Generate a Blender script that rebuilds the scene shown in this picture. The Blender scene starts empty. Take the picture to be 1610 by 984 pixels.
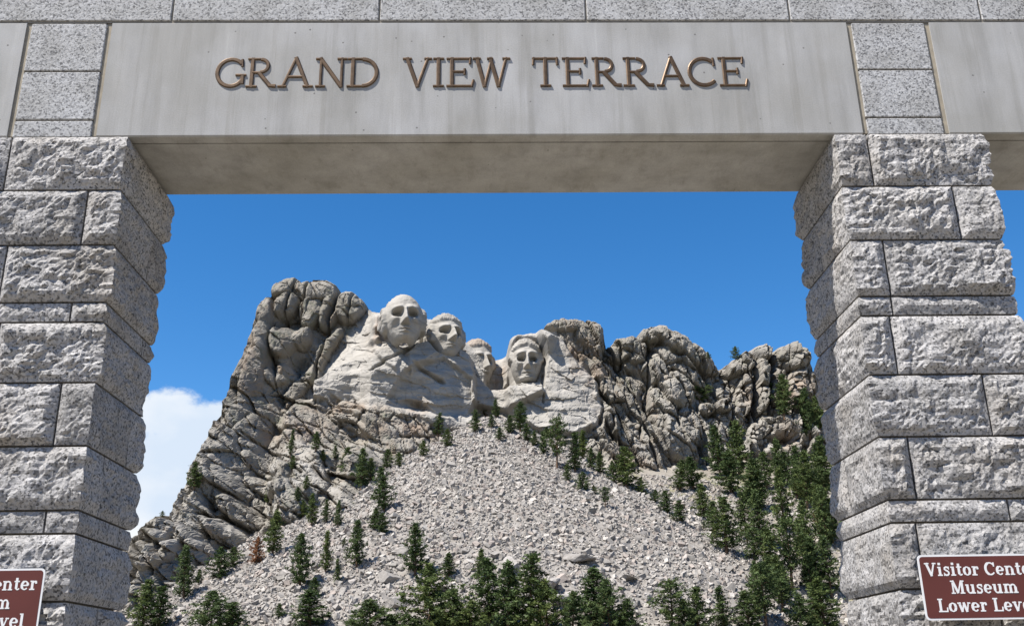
import bpy, math, random
import numpy as np
from mathutils import Vector, Matrix
from mathutils.bvhtree import BVHTree

rng = np.random.default_rng(7)
random.seed(7)
S = bpy.context.scene
COL = S.collection
R = math.radians

# ------------------------------------------------------------------ camera
YAW, PITCH, ROLL, FPX, CX, CY, EYE = -1.45, 20.1, -0.95, 1565.0, 805.0, 492.0, 1.6
cam_d = bpy.data.cameras.new('camera')
cam_d.sensor_width = 36.0
cam_d.lens = 36.0 * FPX / 1610.0
cam_d.clip_start = 0.1
cam_d.clip_end = 20000
cam = bpy.data.objects.new('camera', cam_d)
COL.objects.link(cam)
CAMROT = Matrix.Rotation(R(YAW), 3, 'Z') @ Matrix.Rotation(math.pi / 2 + R(PITCH), 3, 'X') @ Matrix.Rotation(R(ROLL), 3, 'Z')
cam.matrix_world = Matrix.Translation((0, 0, EYE)) @ CAMROT.to_4x4()
S.camera = cam
RM = np.array(CAMROT)

# ------------------------------------------------------------------ sky and sun
# direction to the sun: left of the viewer, a little behind, high up
SUN = Vector((-0.50, -0.31, 1.0)).normalized()
SUN_EL = math.asin(SUN.z)
W = bpy.data.worlds.new('World')
S.world = W
W.use_nodes = True
nt = W.node_tree
nt.nodes.clear()
N = nt.nodes.new
sky = N('ShaderNodeTexSky')
sky.sky_type = 'NISHITA'
sky.sun_disc = False
sky.sun_elevation = SUN_EL
sky.sun_rotation = math.atan2(SUN.x, SUN.y)
sky.altitude = 1700
sky.air_density = 1.0
sky.dust_density = 0.0
sky.ozone_density = 3.0
hsv = N('ShaderNodeHueSaturation')
hsv.inputs['Saturation'].default_value = 1.31
hsv.inputs['Value'].default_value = 1.0
nt.links.new(sky.outputs[0], hsv.inputs['Color'])
# a bank of cumulus low over the horizon, all the way round
geo = N('ShaderNodeTexCoord')
sep = N('ShaderNodeSeparateXYZ')
nt.links.new(geo.outputs['Generated'], sep.inputs[0])
mp = N('ShaderNodeMapping')
mp.inputs['Scale'].default_value = (1, 1, 1.5)
mp.inputs['Location'].default_value = (0.37, 0.1, 0.06)
nt.links.new(geo.outputs['Generated'], mp.inputs[0])
n1 = N('ShaderNodeTexNoise')
n1.inputs['Scale'].default_value = 3.0
n1.inputs['Detail'].default_value = 9
n1.inputs['Roughness'].default_value = 0.60
nt.links.new(mp.outputs[0], n1.inputs['Vector'])
el = N('ShaderNodeMapRange')          # cloud cover thins with height above the horizon
el.inputs['From Min'].default_value = 0.14
el.inputs['From Max'].default_value = 0.32
el.inputs['To Min'].default_value = 0.24
el.inputs['To Max'].default_value = -0.22
nt.links.new(sep.outputs['Z'], el.inputs['Value'])
ad = N('ShaderNodeMath'); ad.operation = 'ADD'
nt.links.new(n1.outputs['Fac'], ad.inputs[0]); nt.links.new(el.outputs[0], ad.inputs[1])
cr = N('ShaderNodeMapRange'); cr.interpolation_type = 'SMOOTHSTEP'
cr.inputs['From Min'].default_value = 0.55
cr.inputs['From Max'].default_value = 0.605
nt.links.new(ad.outputs[0], cr.inputs['Value'])
n2 = N('ShaderNodeTexNoise')
n2.inputs['Scale'].default_value = 9
n2.inputs['Detail'].default_value = 6
nt.links.new(mp.outputs[0], n2.inputs['Vector'])
cc = N('ShaderNodeValToRGB')
cc.color_ramp.elements[0].position = 0.36; cc.color_ramp.elements[0].color = (3.9, 4.5, 5.3, 1)
cc.color_ramp.elements[1].position = 0.64; cc.color_ramp.elements[1].color = (5.3, 5.45, 5.6, 1)
nt.links.new(n2.outputs['Fac'], cc.inputs[0])
mx = N('ShaderNodeMix'); mx.data_type = 'RGBA'
nt.links.new(cr.outputs[0], mx.inputs['Factor'])
nt.links.new(hsv.outputs[0], mx.inputs['A'])
nt.links.new(cc.outputs[0], mx.inputs['B'])
bg = N('ShaderNodeBackground')
bg.inputs['Strength'].default_value = 0.088
nt.links.new(mx.outputs['Result'], bg.inputs['Color'])
wo = N('ShaderNodeOutputWorld')
nt.links.new(bg.outputs[0], wo.inputs[0])

sun_d = bpy.data.lights.new('sun', 'SUN')
sun_d.energy = 5.0
sun_d.angle = R(0.53)
sun_d.color = (1.0, 0.955, 0.89)
sun = bpy.data.objects.new('sun', sun_d)
COL.objects.link(sun)
sun.rotation_euler = SUN.to_track_quat('Z', 'Y').to_euler()
sun.location = (0, 0, 60)

S.view_settings.view_transform = 'Standard'
S.view_settings.look = 'None'
S.view_settings.exposure = 1.05
S.view_settings.gamma = 1.0
S.view_settings.use_curve_mapping = False
S.render.engine = 'CYCLES'
S.cycles.max_bounces = 6
S.cycles.use_denoising = True

# ------------------------------------------------------------------ helpers
def at(u, v, Y):
    """the point at distance Y along the view axis of the place that a photo position shows"""
    d = RM @ np.array([(u - CX) / FPX, -(v - CY) / FPX, -1.0])
    return np.array([0, 0, EYE]) + d * (Y / d[1])

def ray(u, v):
    d = RM @ np.array([(u - CX) / FPX, -(v - CY) / FPX, -1.0])
    return Vector((0, 0, EYE)), Vector(d).normalized()

def proj(P):
    c = (np.asarray(P) - np.array([0, 0, EYE])) @ RM
    return CX + FPX * c[..., 0] / -c[..., 2], CY - FPX * c[..., 1] / -c[..., 2]

def h3(ix, iy, iz, seed):
    h = (ix.astype(np.int64) * 374761393 + iy.astype(np.int64) * 668265263 + iz.astype(np.int64) * 2147483647 + seed * 974711) & 0xffffffff
    h = ((h ^ (h >> 13)) * 1274126177) & 0xffffffff
    h = ((h ^ (h >> 16)) * 2246822519) & 0xffffffff
    h = h ^ (h >> 15)
    return (h & 0xffffff) / float(0x1000000)

def vnoise(x, y, z, seed=0):
    x, y, z = np.broadcast_arrays(np.asarray(x, float), np.asarray(y, float), np.asarray(z, float))
    xi, yi, zi = np.floor(x), np.floor(y), np.floor(z)
    fx, fy, fz = x - xi, y - yi, z - zi
    fx, fy, fz = [f * f * f * (f * (f * 6 - 15) + 10) for f in (fx, fy, fz)]
    r = 0
    for dx in (0, 1):
        for dy in (0, 1):
            for dz in (0, 1):
                w = (fx if dx else 1 - fx) * (fy if dy else 1 - fy) * (fz if dz else 1 - fz)
                r = r + w * h3(xi + dx, yi + dy, zi + dz, seed)
    return r * 2 - 1

def fbm(x, y, z, seed=0, octv=4, gain=0.5, ridge=False):
    s, a, t = 0, 1.0, 0.0
    for o in range(octv):
        n = vnoise(x * 2 ** o, y * 2 ** o, z * 2 ** o, seed + o * 17)
        s = s + a * ((1 - 2 * np.abs(n)) if ridge else n)
        t += a
        a *= gain
    return s / t

def worley(p, q, seed=0):
    pi, qi = np.floor(p), np.floor(q)
    f1 = np.full(p.shape, 9.0); f2 = np.full(p.shape, 9.0); cid = np.zeros(p.shape); ox = np.zeros(p.shape); oy = np.zeros(p.shape)
    for dx in (-1, 0, 1):
        for dy in (-1, 0, 1):
            a, b = pi + dx, qi + dy
            jx = h3(a, b, np.zeros_like(a), seed + 1); jy = h3(a, b, np.zeros_like(a), seed + 2)
            d = np.hypot(a + jx - p, b + jy - q)
            idv = h3(a, b, np.zeros_like(a), seed + 3)
            near = d < f1
            f2 = np.where(near, f1, np.minimum(f2, d))
            cid = np.where(near, idv, cid); ox = np.where(near, p - a - jx, ox); oy = np.where(near, q - b - jy, oy)
            f1 = np.where(near, d, f1)
    return f1, f2, cid, ox, oy

def sstep(a, b, x):
    t = np.clip((x - a) / (b - a), 0, 1)
    return t * t * (3 - 2 * t)

def mesh_from(name, V, F, mat, smooth=False):
    me = bpy.data.meshes.new(name)
    if isinstance(F, np.ndarray):
        k = F.shape[1]
        me.vertices.add(len(V)); me.vertices.foreach_set('co', np.asarray(V, np.float32).ravel())
        me.loops.add(F.size); me.loops.foreach_set('vertex_index', F.astype(np.int32).ravel())
        me.polygons.add(len(F))
        me.polygons.foreach_set('loop_start', np.arange(0, F.size, k, dtype=np.int32))
        me.polygons.foreach_set('loop_total', np.full(len(F), k, dtype=np.int32))
        me.update(calc_edges=True)
        me.validate()
    else:
        me.from_pydata([tuple(map(float, v)) for v in V], [], F)
        me.update()
    if mat: me.materials.append(mat)
    me.polygons.foreach_set('use_smooth', np.full(len(me.polygons), bool(smooth)))
    return me

def vcol(me, name, C):
    C = np.asarray(C, np.float32)
    if C.ndim == 1: C = np.stack([C, C, C], 1)
    a = me.color_attributes.new(name, 'FLOAT_COLOR', 'POINT')
    a.data.foreach_set('color', np.concatenate([C, np.ones((len(C), 1), np.float32)], 1).ravel())

def obj(name, me, parent=None, loc=None):
    o = bpy.data.objects.new(name, me)
    COL.objects.link(o)
    if loc is not None: o.location = [float(c) for c in loc]
    if parent is not None: o.parent = parent
    return o

def tag(o, label=None, cat=None, group=None, kind=None):
    if label: o['label'] = label
    if cat: o['category'] = cat
    if group: o['group'] = group
    if kind: o['kind'] = kind
    return o

def boxes(bl):
    V, F = [], []
    for x0, x1, y0, y1, z0, z1 in bl:
        b = len(V)
        V += [(x0, y0, z0), (x1, y0, z0), (x1, y1, z0), (x0, y1, z0), (x0, y0, z1), (x1, y0, z1), (x1, y1, z1), (x0, y1, z1)]
        F += [[b + i for i in f] for f in ((0, 3, 2, 1), (4, 5, 6, 7), (0, 1, 5, 4), (1, 2, 6, 5), (2, 3, 7, 6), (3, 0, 4, 7))]
    return V, F

# ------------------------------------------------------------------ materials
def newmat(name):
    m = bpy.data.materials.new(name); m.use_nodes = True
    t = m.node_tree; b = t.nodes['Principled BSDF']
    b.inputs['Specular IOR Level'].default_value = 0.25
    return m, t, b

def nnode(t, kind, **kw):
    n = t.nodes.new(kind)
    for k, v in kw.items():
        if k in n.inputs: n.inputs[k].default_value = v
        else: setattr(n, k, v)
    return n

def ramp(t, stops, src):
    r = t.nodes.new('ShaderNodeValToRGB')
    e = r.color_ramp.elements
    while len(e) < len(stops): e.new(0.5)
    for i, (p, c) in enumerate(stops):
        e[i].position = p; e[i].color = (*c, 1) if len(c) == 3 else c
    t.links.new(src, r.inputs[0])
    return r

def mixc(t, fac, a, b, mode='MIX'):
    m = t.nodes.new('ShaderNodeMix'); m.data_type = 'RGBA'; m.blend_type = mode
    for sck, v in (('Factor', fac), ('A', a), ('B', b)):
        if isinstance(v, bpy.types.NodeSocket): t.links.new(v, m.inputs[sck])
        elif sck == 'Factor': m.inputs[sck].default_value = v
        else: m.inputs[sck].default_value = (*v, 1)
    return m.outputs['Result']

def world_pos(t):
    g = t.nodes.new('ShaderNodeNewGeometry')
    return g.outputs['Position']

def granite(name, light, dark, speck, scale, bump, rough=0.85, tint=None):
    m, t, b = newmat(name)
    P = world_pos(t)
    v1 = nnode(t, 'ShaderNodeTexVoronoi', Scale=scale); t.links.new(P, v1.inputs['Vector'])
    sepc = t.nodes.new('ShaderNodeSeparateColor'); t.links.new(v1.outputs['Color'], sepc.inputs[0])
    c1 = ramp(t, [(0.0, dark), (speck, [0.55 * a + 0.45 * c for a, c in zip(light, dark)]), (speck + 0.22, light), (1.0, [min(1, c * 1.25) for c in light])], sepc.outputs[0])
    n = nnode(t, 'ShaderNodeTexNoise', Scale=3.0, Detail=5.0); t.links.new(P, n.inputs['Vector'])
    c2 = ramp(t, [(0.3, (0.80, 0.79, 0.77)), (0.7, (1.05, 1.05, 1.06))], n.outputs['Fac'])
    col = mixc(t, 1.0, c1.outputs[0], c2.outputs[0], 'MULTIPLY')
    if tint:
        oi = t.nodes.new('ShaderNodeObjectInfo')
        tb = ramp(t, [(0.0, (0.86, 0.855, 0.85)), (0.5, (0.98, 0.975, 0.97)), (1.0, (1.10, 1.09, 1.08))], oi.outputs['Random'])
        col = mixc(t, 1.0, col, tb.outputs[0], 'MULTIPLY')
        nn = nnode(t, 'ShaderNodeTexNoise', Scale=1.1, Detail=6.0, Roughness=0.65); t.links.new(P, nn.inputs['Vector'])
        rr = ramp(t, [(0.52, (0, 0, 0)), (0.72, (1, 1, 1))], nn.outputs['Fac'])
        col = mixc(t, rr.outputs[0], col, mixc(t, 1.0, col, tint, 'MULTIPLY'))
    t.links.new(col, b.inputs['Base Color'])
    b.inputs['Roughness'].default_value = rough
    nb = nnode(t, 'ShaderNodeTexNoise', Scale=scale * 0.45, Detail=6.0, Roughness=0.7); t.links.new(P, nb.inputs['Vector'])
    bp = nnode(t, 'ShaderNodeBump', Strength=bump, Distance=0.03); t.links.new(nb.outputs['Fac'], bp.inputs['Height'])
    t.links.new(bp.outputs[0], b.inputs['Normal'])
    return m

M_ROUGH = granite('rock_faced_granite', (0.315, 0.308, 0.304), (0.075, 0.074, 0.074), 0.22, 62, 0.6, tint=(0.88, 0.83, 0.76))
M_SMOOTH = granite('bush_hammered_granite', (0.345, 0.345, 0.345), (0.11, 0.11, 0.113), 0.22, 66, 0.3)

def plain(name, col, rough=0.8, metal=0.0, nscale=6, var=0.15, bump=0.1):
    m, t, b = newmat(name)
    P = world_pos(t)
    n = nnode(t, 'ShaderNodeTexNoise', Scale=nscale, Detail=6.0); t.links.new(P, n.inputs['Vector'])
    c = ramp(t, [(0.3, [x * (1 - var) for x in col]), (0.7, [min(1, x * (1 + var)) for x in col])], n.outputs['Fac'])
    t.links.new(c.outputs[0], b.inputs['Base Color'])
    b.inputs['Roughness'].default_value = rough
    b.inputs['Metallic'].default_value = metal
    bp = nnode(t, 'ShaderNodeBump', Strength=bump, Distance=0.01); t.links.new(n.outputs['Fac'], bp.inputs['Height'])
    t.links.new(bp.outputs[0], b.inputs['Normal'])
    return m

M_MORTAR = plain('mortar', (0.20, 0.18, 0.15), 0.95, nscale=30)
M_SEAL = plain('joint_sealant', (0.28, 0.245, 0.19), 0.9, nscale=12)
M_BRONZE = plain('bronze', (0.098, 0.062, 0.036), 0.45, 0.5, nscale=18, var=0.3, bump=0.05)
M_BRONZE_D = plain('patinated_bronze', (0.10, 0.065, 0.05), 0.55, 0.5, nscale=25, var=0.35, bump=0.05)
M_SIGN = plain('brown_sign_paint', (0.095, 0.027, 0.022), 0.45, nscale=4, var=0.08, bump=0.0)
M_SIGNW = plain('white_sign_paint', (0.62, 0.62, 0.62), 0.5, nscale=5, var=0.03, bump=0.0)
M_STEEL = plain('galvanised_steel', (0.4, 0.4, 0.4), 0.5, 0.8)

def concrete():
    m, t, b = newmat('cast_concrete')
    P = world_pos(t)
    mpn = nnode(t, 'ShaderNodeMapping'); mpn.inputs['Scale'].default_value = (1.0, 1.0, 0.16); t.links.new(P, mpn.inputs[0])
    st = nnode(t, 'ShaderNodeTexNoise', Scale=4.0, Detail=6.0, Roughness=0.6); t.links.new(mpn.outputs[0], st.inputs['Vector'])
    c1 = ramp(t, [(0.28, (0.26, 0.258, 0.252)), (0.48, (0.325, 0.323, 0.318)), (0.75, (0.38, 0.377, 0.373))], st.outputs['Fac'])
    cl = nnode(t, 'ShaderNodeTexNoise', Scale=1.3, Detail=4.0); t.links.new(P, cl.inputs['Vector'])
    c2 = ramp(t, [(0.35, (0.84, 0.83, 0.80)), (0.65, (1.04, 1.04, 1.05))], cl.outputs['Fac'])
    col = mixc(t, 1.0, c1.outputs[0], c2.outputs[0], 'MULTIPLY')
    md = nnode(t, 'ShaderNodeMapping'); md.inputs['Scale'].default_value = (1.0, 0.3, 0.035); t.links.new(P, md.inputs[0])
    sd = nnode(t, 'ShaderNodeTexNoise', Scale=9.0, Detail=7.0, Roughness=0.7); t.links.new(md.outputs[0], sd.inputs['Vector'])
    cd = ramp(t, [(0.36, (0.88, 0.875, 0.86)), (0.48, (1.0, 1.0, 1.0)), (0.62, (1.0, 1.0, 1.0)), (0.72, (1.12, 1.12, 1.12))], sd.outputs['Fac'])
    col = mixc(t, 1.0, col, cd.outputs[0], 'MULTIPLY')
    vo = nnode(t, 'ShaderNodeTexVoronoi', Scale=7.0); t.links.new(P, vo.inputs['Vector'])
    pit = ramp(t, [(0.0, (1, 1, 1)), (0.055, (0.9, 0.9, 0.9)), (0.075, (0, 0, 0))], vo.outputs['Distance'])
    sc = t.nodes.new('ShaderNodeSeparateColor'); t.links.new(vo.outputs['Color'], sc.inputs[0])
    sel = ramp(t, [(0.80, (0, 0, 0)), (0.82, (1, 1, 1))], sc.outputs[1])
    pm = mixc(t, 1.0, pit.outputs[0], sel.outputs[0], 'MULTIPLY')
    col = mixc(t, pm, col, (0.13, 0.125, 0.12))
    sp = nnode(t, 'ShaderNodeTexNoise', Scale=90, Detail=3.0); t.links.new(P, sp.inputs['Vector'])
    c3 = ramp(t, [(0.35, (0.93, 0.93, 0.93)), (0.65, (1.05, 1.05, 1.05))], sp.outputs['Fac'])
    col = mixc(t, 1.0, col, c3.outputs[0], 'MULTIPLY')
    t.links.new(col, b.inputs['Base Color'])
    b.inputs['Roughness'].default_value = 0.85
    bp = nnode(t, 'ShaderNodeBump', Strength=0.12, Distance=0.006); t.links.new(sp.outputs['Fac'], bp.inputs['Height'])
    t.links.new(bp.outputs[0], b.inputs['Normal'])
    return m
M_CONC = concrete()

def cliff_mat(name='weathered_and_cut_granite'):
    m, t, b = newmat(name)
    P = world_pos(t)
    a = t.nodes.new('ShaderNodeVertexColor'); a.layer_name = 'fresh'
    sepa = t.nodes.new('ShaderNodeSeparateColor'); t.links.new(a.outputs[0], sepa.inputs[0])
    n1 = nnode(t, 'ShaderNodeTexNoise', Scale=0.10, Detail=7.0, Roughness=0.62); t.links.new(P, n1.inputs['Vector'])
    old = ramp(t, [(0.28, (0.125, 0.113, 0.094)), (0.45, (0.175, 0.16, 0.134)), (0.60, (0.22, 0.202, 0.173)), (0.75, (0.265, 0.246, 0.217))], n1.outputs['Fac'])
    mpn = nnode(t, 'ShaderNodeMapping'); mpn.inputs['Scale'].default_value = (1.0, 1.0, 0.25); t.links.new(P, mpn.inputs[0])
    ns = nnode(t, 'ShaderNodeTexNoise', Scale=0.35, Detail=6.0, Roughness=0.6); t.links.new(mpn.outputs[0], ns.inputs['Vector'])
    stn = ramp(t, [(0.55, (0, 0, 0)), (0.68, (0.6, 0.6, 0.6))], ns.outputs['Fac'])
    old2 = mixc(t, stn.outputs[0], old.outputs[0], (0.20, 0.145, 0.10))
    nl = nnode(t, 'ShaderNodeTexNoise', Scale=0.22, Detail=8.0, Roughness=0.7); t.links.new(P, nl.inputs['Vector'])
    lich = ramp(t, [(0.54, (0, 0, 0)), (0.66, (0.75, 0.75, 0.75))], nl.outputs['Fac'])
    old3 = mixc(t, lich.outputs[0], old2, (0.135, 0.138, 0.098))
    mph = nnode(t, 'ShaderNodeMapping'); mph.inputs['Scale'].default_value = (0.25, 0.25, 1.2); t.links.new(P, mph.inputs[0])
    nf = nnode(t, 'ShaderNodeTexNoise', Scale=0.5, Detail=7.0, Roughness=0.62); t.links.new(mph.outputs[0], nf.inputs['Vector'])
    new = ramp(t, [(0.28, (0.20, 0.188, 0.168)), (0.47, (0.28, 0.263, 0.236)), (0.7, (0.335, 0.315, 0.287))], nf.outputs['Fac'])
    col = mixc(t, sepa.outputs[0], old3, new.outputs[0])
    col = mixc(t, sepa.outputs[1], col, (0.225, 0.165, 0.12))   # iron stain
    t.links.new(col, b.inputs['Base Color'])
    b.inputs['Roughness'].default_value = 0.9
    b.inputs['Specular IOR Level'].default_value = 0.15
    nb = nnode(t, 'ShaderNodeTexNoise', Scale=0.55, Detail=8.0, Roughness=0.7); t.links.new(P, nb.inputs['Vector'])
    mr = nnode(t, 'ShaderNodeMapRange'); mr.inputs['To Min'].default_value = 0.6; mr.inputs['To Max'].default_value = 0.18
    t.links.new(sepa.outputs[0], mr.inputs['Value'])
    bp = nnode(t, 'ShaderNodeBump', Distance=1.1); t.links.new(nb.outputs['Fac'], bp.inputs['Height']); t.links.new(mr.outputs[0], bp.inputs['Strength'])
    t.links.new(bp.outputs[0], b.inputs['Normal'])
    return m
M_CLIFF = cliff_mat()

def vcol_mat(name, layer, rough=0.9, nscale=1.5, bump=0.5, dist=0.15):
    m, t, b = newmat(name)
    P = world_pos(t)
    a = t.nodes.new('ShaderNodeVertexColor'); a.layer_name = layer
    n = nnode(t, 'ShaderNodeTexNoise', Scale=nscale, Detail=6.0); t.links.new(P, n.inputs['Vector'])
    c = ramp(t, [(0.3, (0.78, 0.77, 0.75)), (0.7, (1.12, 1.12, 1.12))], n.outputs['Fac'])
    t.links.new(mixc(t, 1.0, a.outputs[0], c.outputs[0], 'MULTIPLY'), b.inputs['Base Color'])
    b.inputs['Roughness'].default_value = rough
    b.inputs['Specular IOR Level'].default_value = 0.15
    bp = nnode(t, 'ShaderNodeBump', Strength=bump, Distance=dist); t.links.new(n.outputs['Fac'], bp.inputs['Height'])
    t.links.new(bp.outputs[0], b.inputs['Normal'])
    return m
M_SCREE = vcol_mat('broken_granite', 'tone')

def boulder_mat():
    m, t, b = newmat('boulder_granite')
    oi = t.nodes.new('ShaderNodeObjectInfo')
    c = ramp(t, [(0.0, (0.22, 0.205, 0.19)), (0.4, (0.27, 0.25, 0.23)), (0.75, (0.32, 0.297, 0.275)), (1.0, (0.30, 0.255, 0.225))], oi.outputs['Random'])
    P = world_pos(t)
    n = nnode(t, 'ShaderNodeTexNoise', Scale=1.2, Detail=6.0); t.links.new(P, n.inputs['Vector'])
    c2 = ramp(t, [(0.3, (0.72, 0.71, 0.69)), (0.7, (1.12, 1.12, 1.12))], n.outputs['Fac'])
    t.links.new(mixc(t, 1.0, c.outputs[0], c2.outputs[0], 'MULTIPLY'), b.inputs['Base Color'])
    b.inputs['Roughness'].default_value = 0.9
    bp = nnode(t, 'ShaderNodeBump', Strength=0.5, Distance=0.2); t.links.new(n.outputs['Fac'], bp.inputs['Height'])
    t.links.new(bp.outputs[0], b.inputs['Normal'])
    return m
M_BOULDER = boulder_mat()

def leaf_mat(name, c0, c1, c2):
    m, t, b = newmat(name)
    a = t.nodes.new('ShaderNodeVertexColor'); a.layer_name = 'tone'
    oi = t.nodes.new('ShaderNodeObjectInfo')
    sp = t.nodes.new('ShaderNodeSeparateColor'); t.links.new(a.outputs[0], sp.inputs[0])
    c = ramp(t, [(0.0, c0), (0.55, c1), (1.0, c2)], sp.outputs[0])
    v = ramp(t, [(0.0, (0.75, 0.82, 0.75)), (0.5, (1, 1, 1)), (1.0, (1.3, 1.2, 1.0))], oi.outputs['Random'])
    col = mixc(t, 1.0, c.outputs[0], v.outputs[0], 'MULTIPLY')
    t.links.new(col, b.inputs['Base Color'])
    b.inputs['Roughness'].default_value = 0.7
    b.inputs['Specular IOR Level'].default_value = 0.2
    tr = t.nodes.new('ShaderNodeBsdfTranslucent'); t.links.new(col, tr.inputs[0])
    ms = t.nodes.new('ShaderNodeMixShader'); ms.inputs[0].default_value = 0.22
    t.links.new(b.outputs[0], ms.inputs[1]); t.links.new(tr.outputs[0], ms.inputs[2])
    t.links.new(ms.outputs[0], t.nodes['Material Output'].inputs[0])
    return m
M_LEAF = leaf_mat('pine_needles', (0.031, 0.049, 0.019), (0.066, 0.098, 0.034), (0.112, 0.142, 0.05))
M_DEAD = leaf_mat('dead_pine_needles', (0.09, 0.045, 0.022), (0.16, 0.075, 0.04), (0.22, 0.115, 0.065))
M_BARK = plain('pine_bark', (0.11, 0.07, 0.045), 0.95, nscale=3, var=0.3)
M_EARTH = vcol_mat('slope_soil', 'tone', nscale=0.6, bump=0.8, dist=0.5)
M_PAVE = granite('terrace_paving', (0.25, 0.22, 0.17), (0.16, 0.14, 0.115), 0.2, 40, 0.1)
M_GROUND = plain('forest_floor', (0.17, 0.155, 0.11), 0.95, nscale=0.2, var=0.35)

# ------------------------------------------------------------------ ground
V, F = boxes([(-4000, 4000, -3000, 175, -4.0, -1.5)])
tag(obj('ground', mesh_from('ground', V, F, M_GROUND)), kind='structure')
V, F = boxes([(-40, 40, -60, 26, -1.45, 0.0)])
tag(obj('terrace_pavement', mesh_from('terrace_pavement', V, F, M_PAVE)), kind='structure')

# ------------------------------------------------------------------ mountain: terrain sheet
SKY = [(-900, 1020), (-500, 1000), (-200, 975), (50, 905), (150, 865), (213, 834), (232, 818), (255, 806), (290, 779), (330, 752), (338, 728), (345, 695), (360, 645), (378, 600), (392, 568),
       (398, 540), (404, 510), (407, 492), (414, 472), (427, 460), (434, 447), (452, 441), (470, 441), (478, 449), (492, 444), (515, 445), (531, 451),
       (537, 460), (556, 464), (572, 475), (585, 487), (600, 488), (660, 492), (690, 500), (728, 530), (765, 548), (778, 549), (796, 546), (803, 530), (815, 524), (848, 523),
       (856, 514), (868, 506), (890, 502), (912, 503), (930, 508), (944, 514), (951, 524), (952, 542), (958, 545), (966, 536), (985, 529), (1004, 524), (1012, 517), (1030, 515), (1048, 516), (1062, 523), (1078, 528), (1090, 543),
       (1108, 557), (1122, 567), (1134, 576), (1146, 570), (1160, 560), (1174, 552), (1186, 544), (1200, 542), (1209, 545), (1214, 553), (1222, 545), (1240, 543), (1256, 545), (1268, 555), (1277, 572), (1288, 590), (1330, 622), (1420, 690), (1600, 780), (1900, 900), (2300, 1000)]
YT = [(-900, 280), (200, 286), (300, 305), (335, 316), (400, 333), (440, 343), (580, 345), (600, 334), (770, 340), (850, 334), (950, 340), (1130, 350), (1280, 352), (2300, 330)]
su = np.array([s[0] for s in SKY], float); sv = np.array([s[1] for s in SKY], float)
sy = np.interp(su, [y[0] for y in YT], [y[1] for y in YT])
SP = np.array([at(u, v, y) for u, v, y in zip(su, sv, sy)])
APEX = at(772, 657, 306.0)
def cone_plane(X, Y):
    dx = X - APEX[0]; dy = Y - APEX[1]
    cone = APEX[2] - 0.577 * np.sqrt(dx ** 2 + dy ** 2 + 6.0) + 1.4
    lw = sstep(-5, -50, X)
    plane = (1 - lw) * (9.0 + 0.46 * (Y - 200)) + lw * (3.0 + 0.25 * (Y - 190)) + 2.0 * np.sin(X * 0.045 + 0.6)
    return cone, plane
def terrain_z(X, Y):
    X = np.asarray(X, float); Y = np.asarray(Y, float)
    cone, plane = cone_plane(X, Y)
    plane = np.minimum(plane, np.interp(X, SP[:, 0], SP[:, 2]) - 12.0)
    k = 2.0
    m = np.maximum(cone, plane) + k * np.exp(-np.abs(cone - plane) / k) * 0.35
    n = 1.3 * fbm(X / 19, Y / 19, 0.3, 5, 4) + 0.5 * fbm(X / 5, Y / 5, 0.7, 9, 3)
    return m + n

def conemask(X, Y):
    cone, plane = cone_plane(X, Y)
    return cone - plane

xs = np.concatenate([np.arange(-420, -130, 6.0), np.arange(-130, 170, 1.1), np.arange(170, 460, 6.0)])
ys = np.concatenate([np.arange(150, 345, 1.1), np.arange(345, 520, 6.0)])
GX, GY = np.meshgrid(xs, ys)
GZ = terrain_z(GX, GY)
GZ = np.where(GY > 340, np.minimum(GZ, terrain_z(GX, np.full_like(GY, 340.0)) - 0.25 * (GY - 340)), GZ)
TV = np.stack([GX, GY, GZ], -1).reshape(-1, 3)
nr, nc = GX.shape
I = np.arange(nr * nc).reshape(nr, nc)
TF = np.stack([I[:-1, :-1], I[:-1, 1:], I[1:, 1:], I[1:, :-1]], -1).reshape(-1, 4)
me = mesh_from('mountain_slope', TV, TF, M_EARTH, smooth=True)
cm = sstep(-3, 1.5, conemask(GX, GY)).ravel()[:, None]
g = fbm(GX / 14, GY / 14, 0.0, 21, 4).ravel()[:, None] * 0.5 + 0.5
soil = (1 - g) * np.array([[0.19, 0.17, 0.142]]) + g * np.array([[0.25, 0.228, 0.20]])
grass = np.array([[0.16, 0.155, 0.075]])
gm = sstep(0.52, 0.7, fbm(GX / 9, GY / 9, 4.0, 31, 4).ravel()[:, None] * 0.5 + 0.5)
soil = soil * (1 - 0.6 * gm) + grass * 0.6 * gm
vcol(me, 'tone', soil * (1 - cm) + cm * np.array([[0.22, 0.203, 0.184]]))
slope = tag(obj('mountain_slope', me), kind='structure')

# ------------------------------------------------------------------ mountain: cliffs (relief over X and height)
xa, xb = at(205, 700, 320)[0], at(1335, 700, 345)[0]
CXs = np.concatenate([np.linspace(SP[0, 0], xa, 70, endpoint=False), np.linspace(xa, xb, 830), np.linspace(xb, SP[-1, 0], 71)[1:]])
ztop = np.interp(CXs, SP[:, 0], SP[:, 2])
ytop = np.interp(CXs, SP[:, 0], SP[:, 1])
NR = 360
ZB = 4.0
T = np.linspace(0, 1, NR)
Xg = np.repeat(CXs[None], NR, 0)
Zg = ZB + (ztop[None] - ZB) * T[:, None]
dz = ztop[None] - Zg
ucol = np.interp(CXs, SP[:, 0], su)
lean = 0.36 + 0.5 * sstep(520, 400, ucol)[None]
Yb = ytop[None] - np.minimum(dz, 55) * lean - np.maximum(dz - 55, 0) * 1.1
U, Vv = proj(np.stack([Xg, Yb, Zg], -1))

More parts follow.
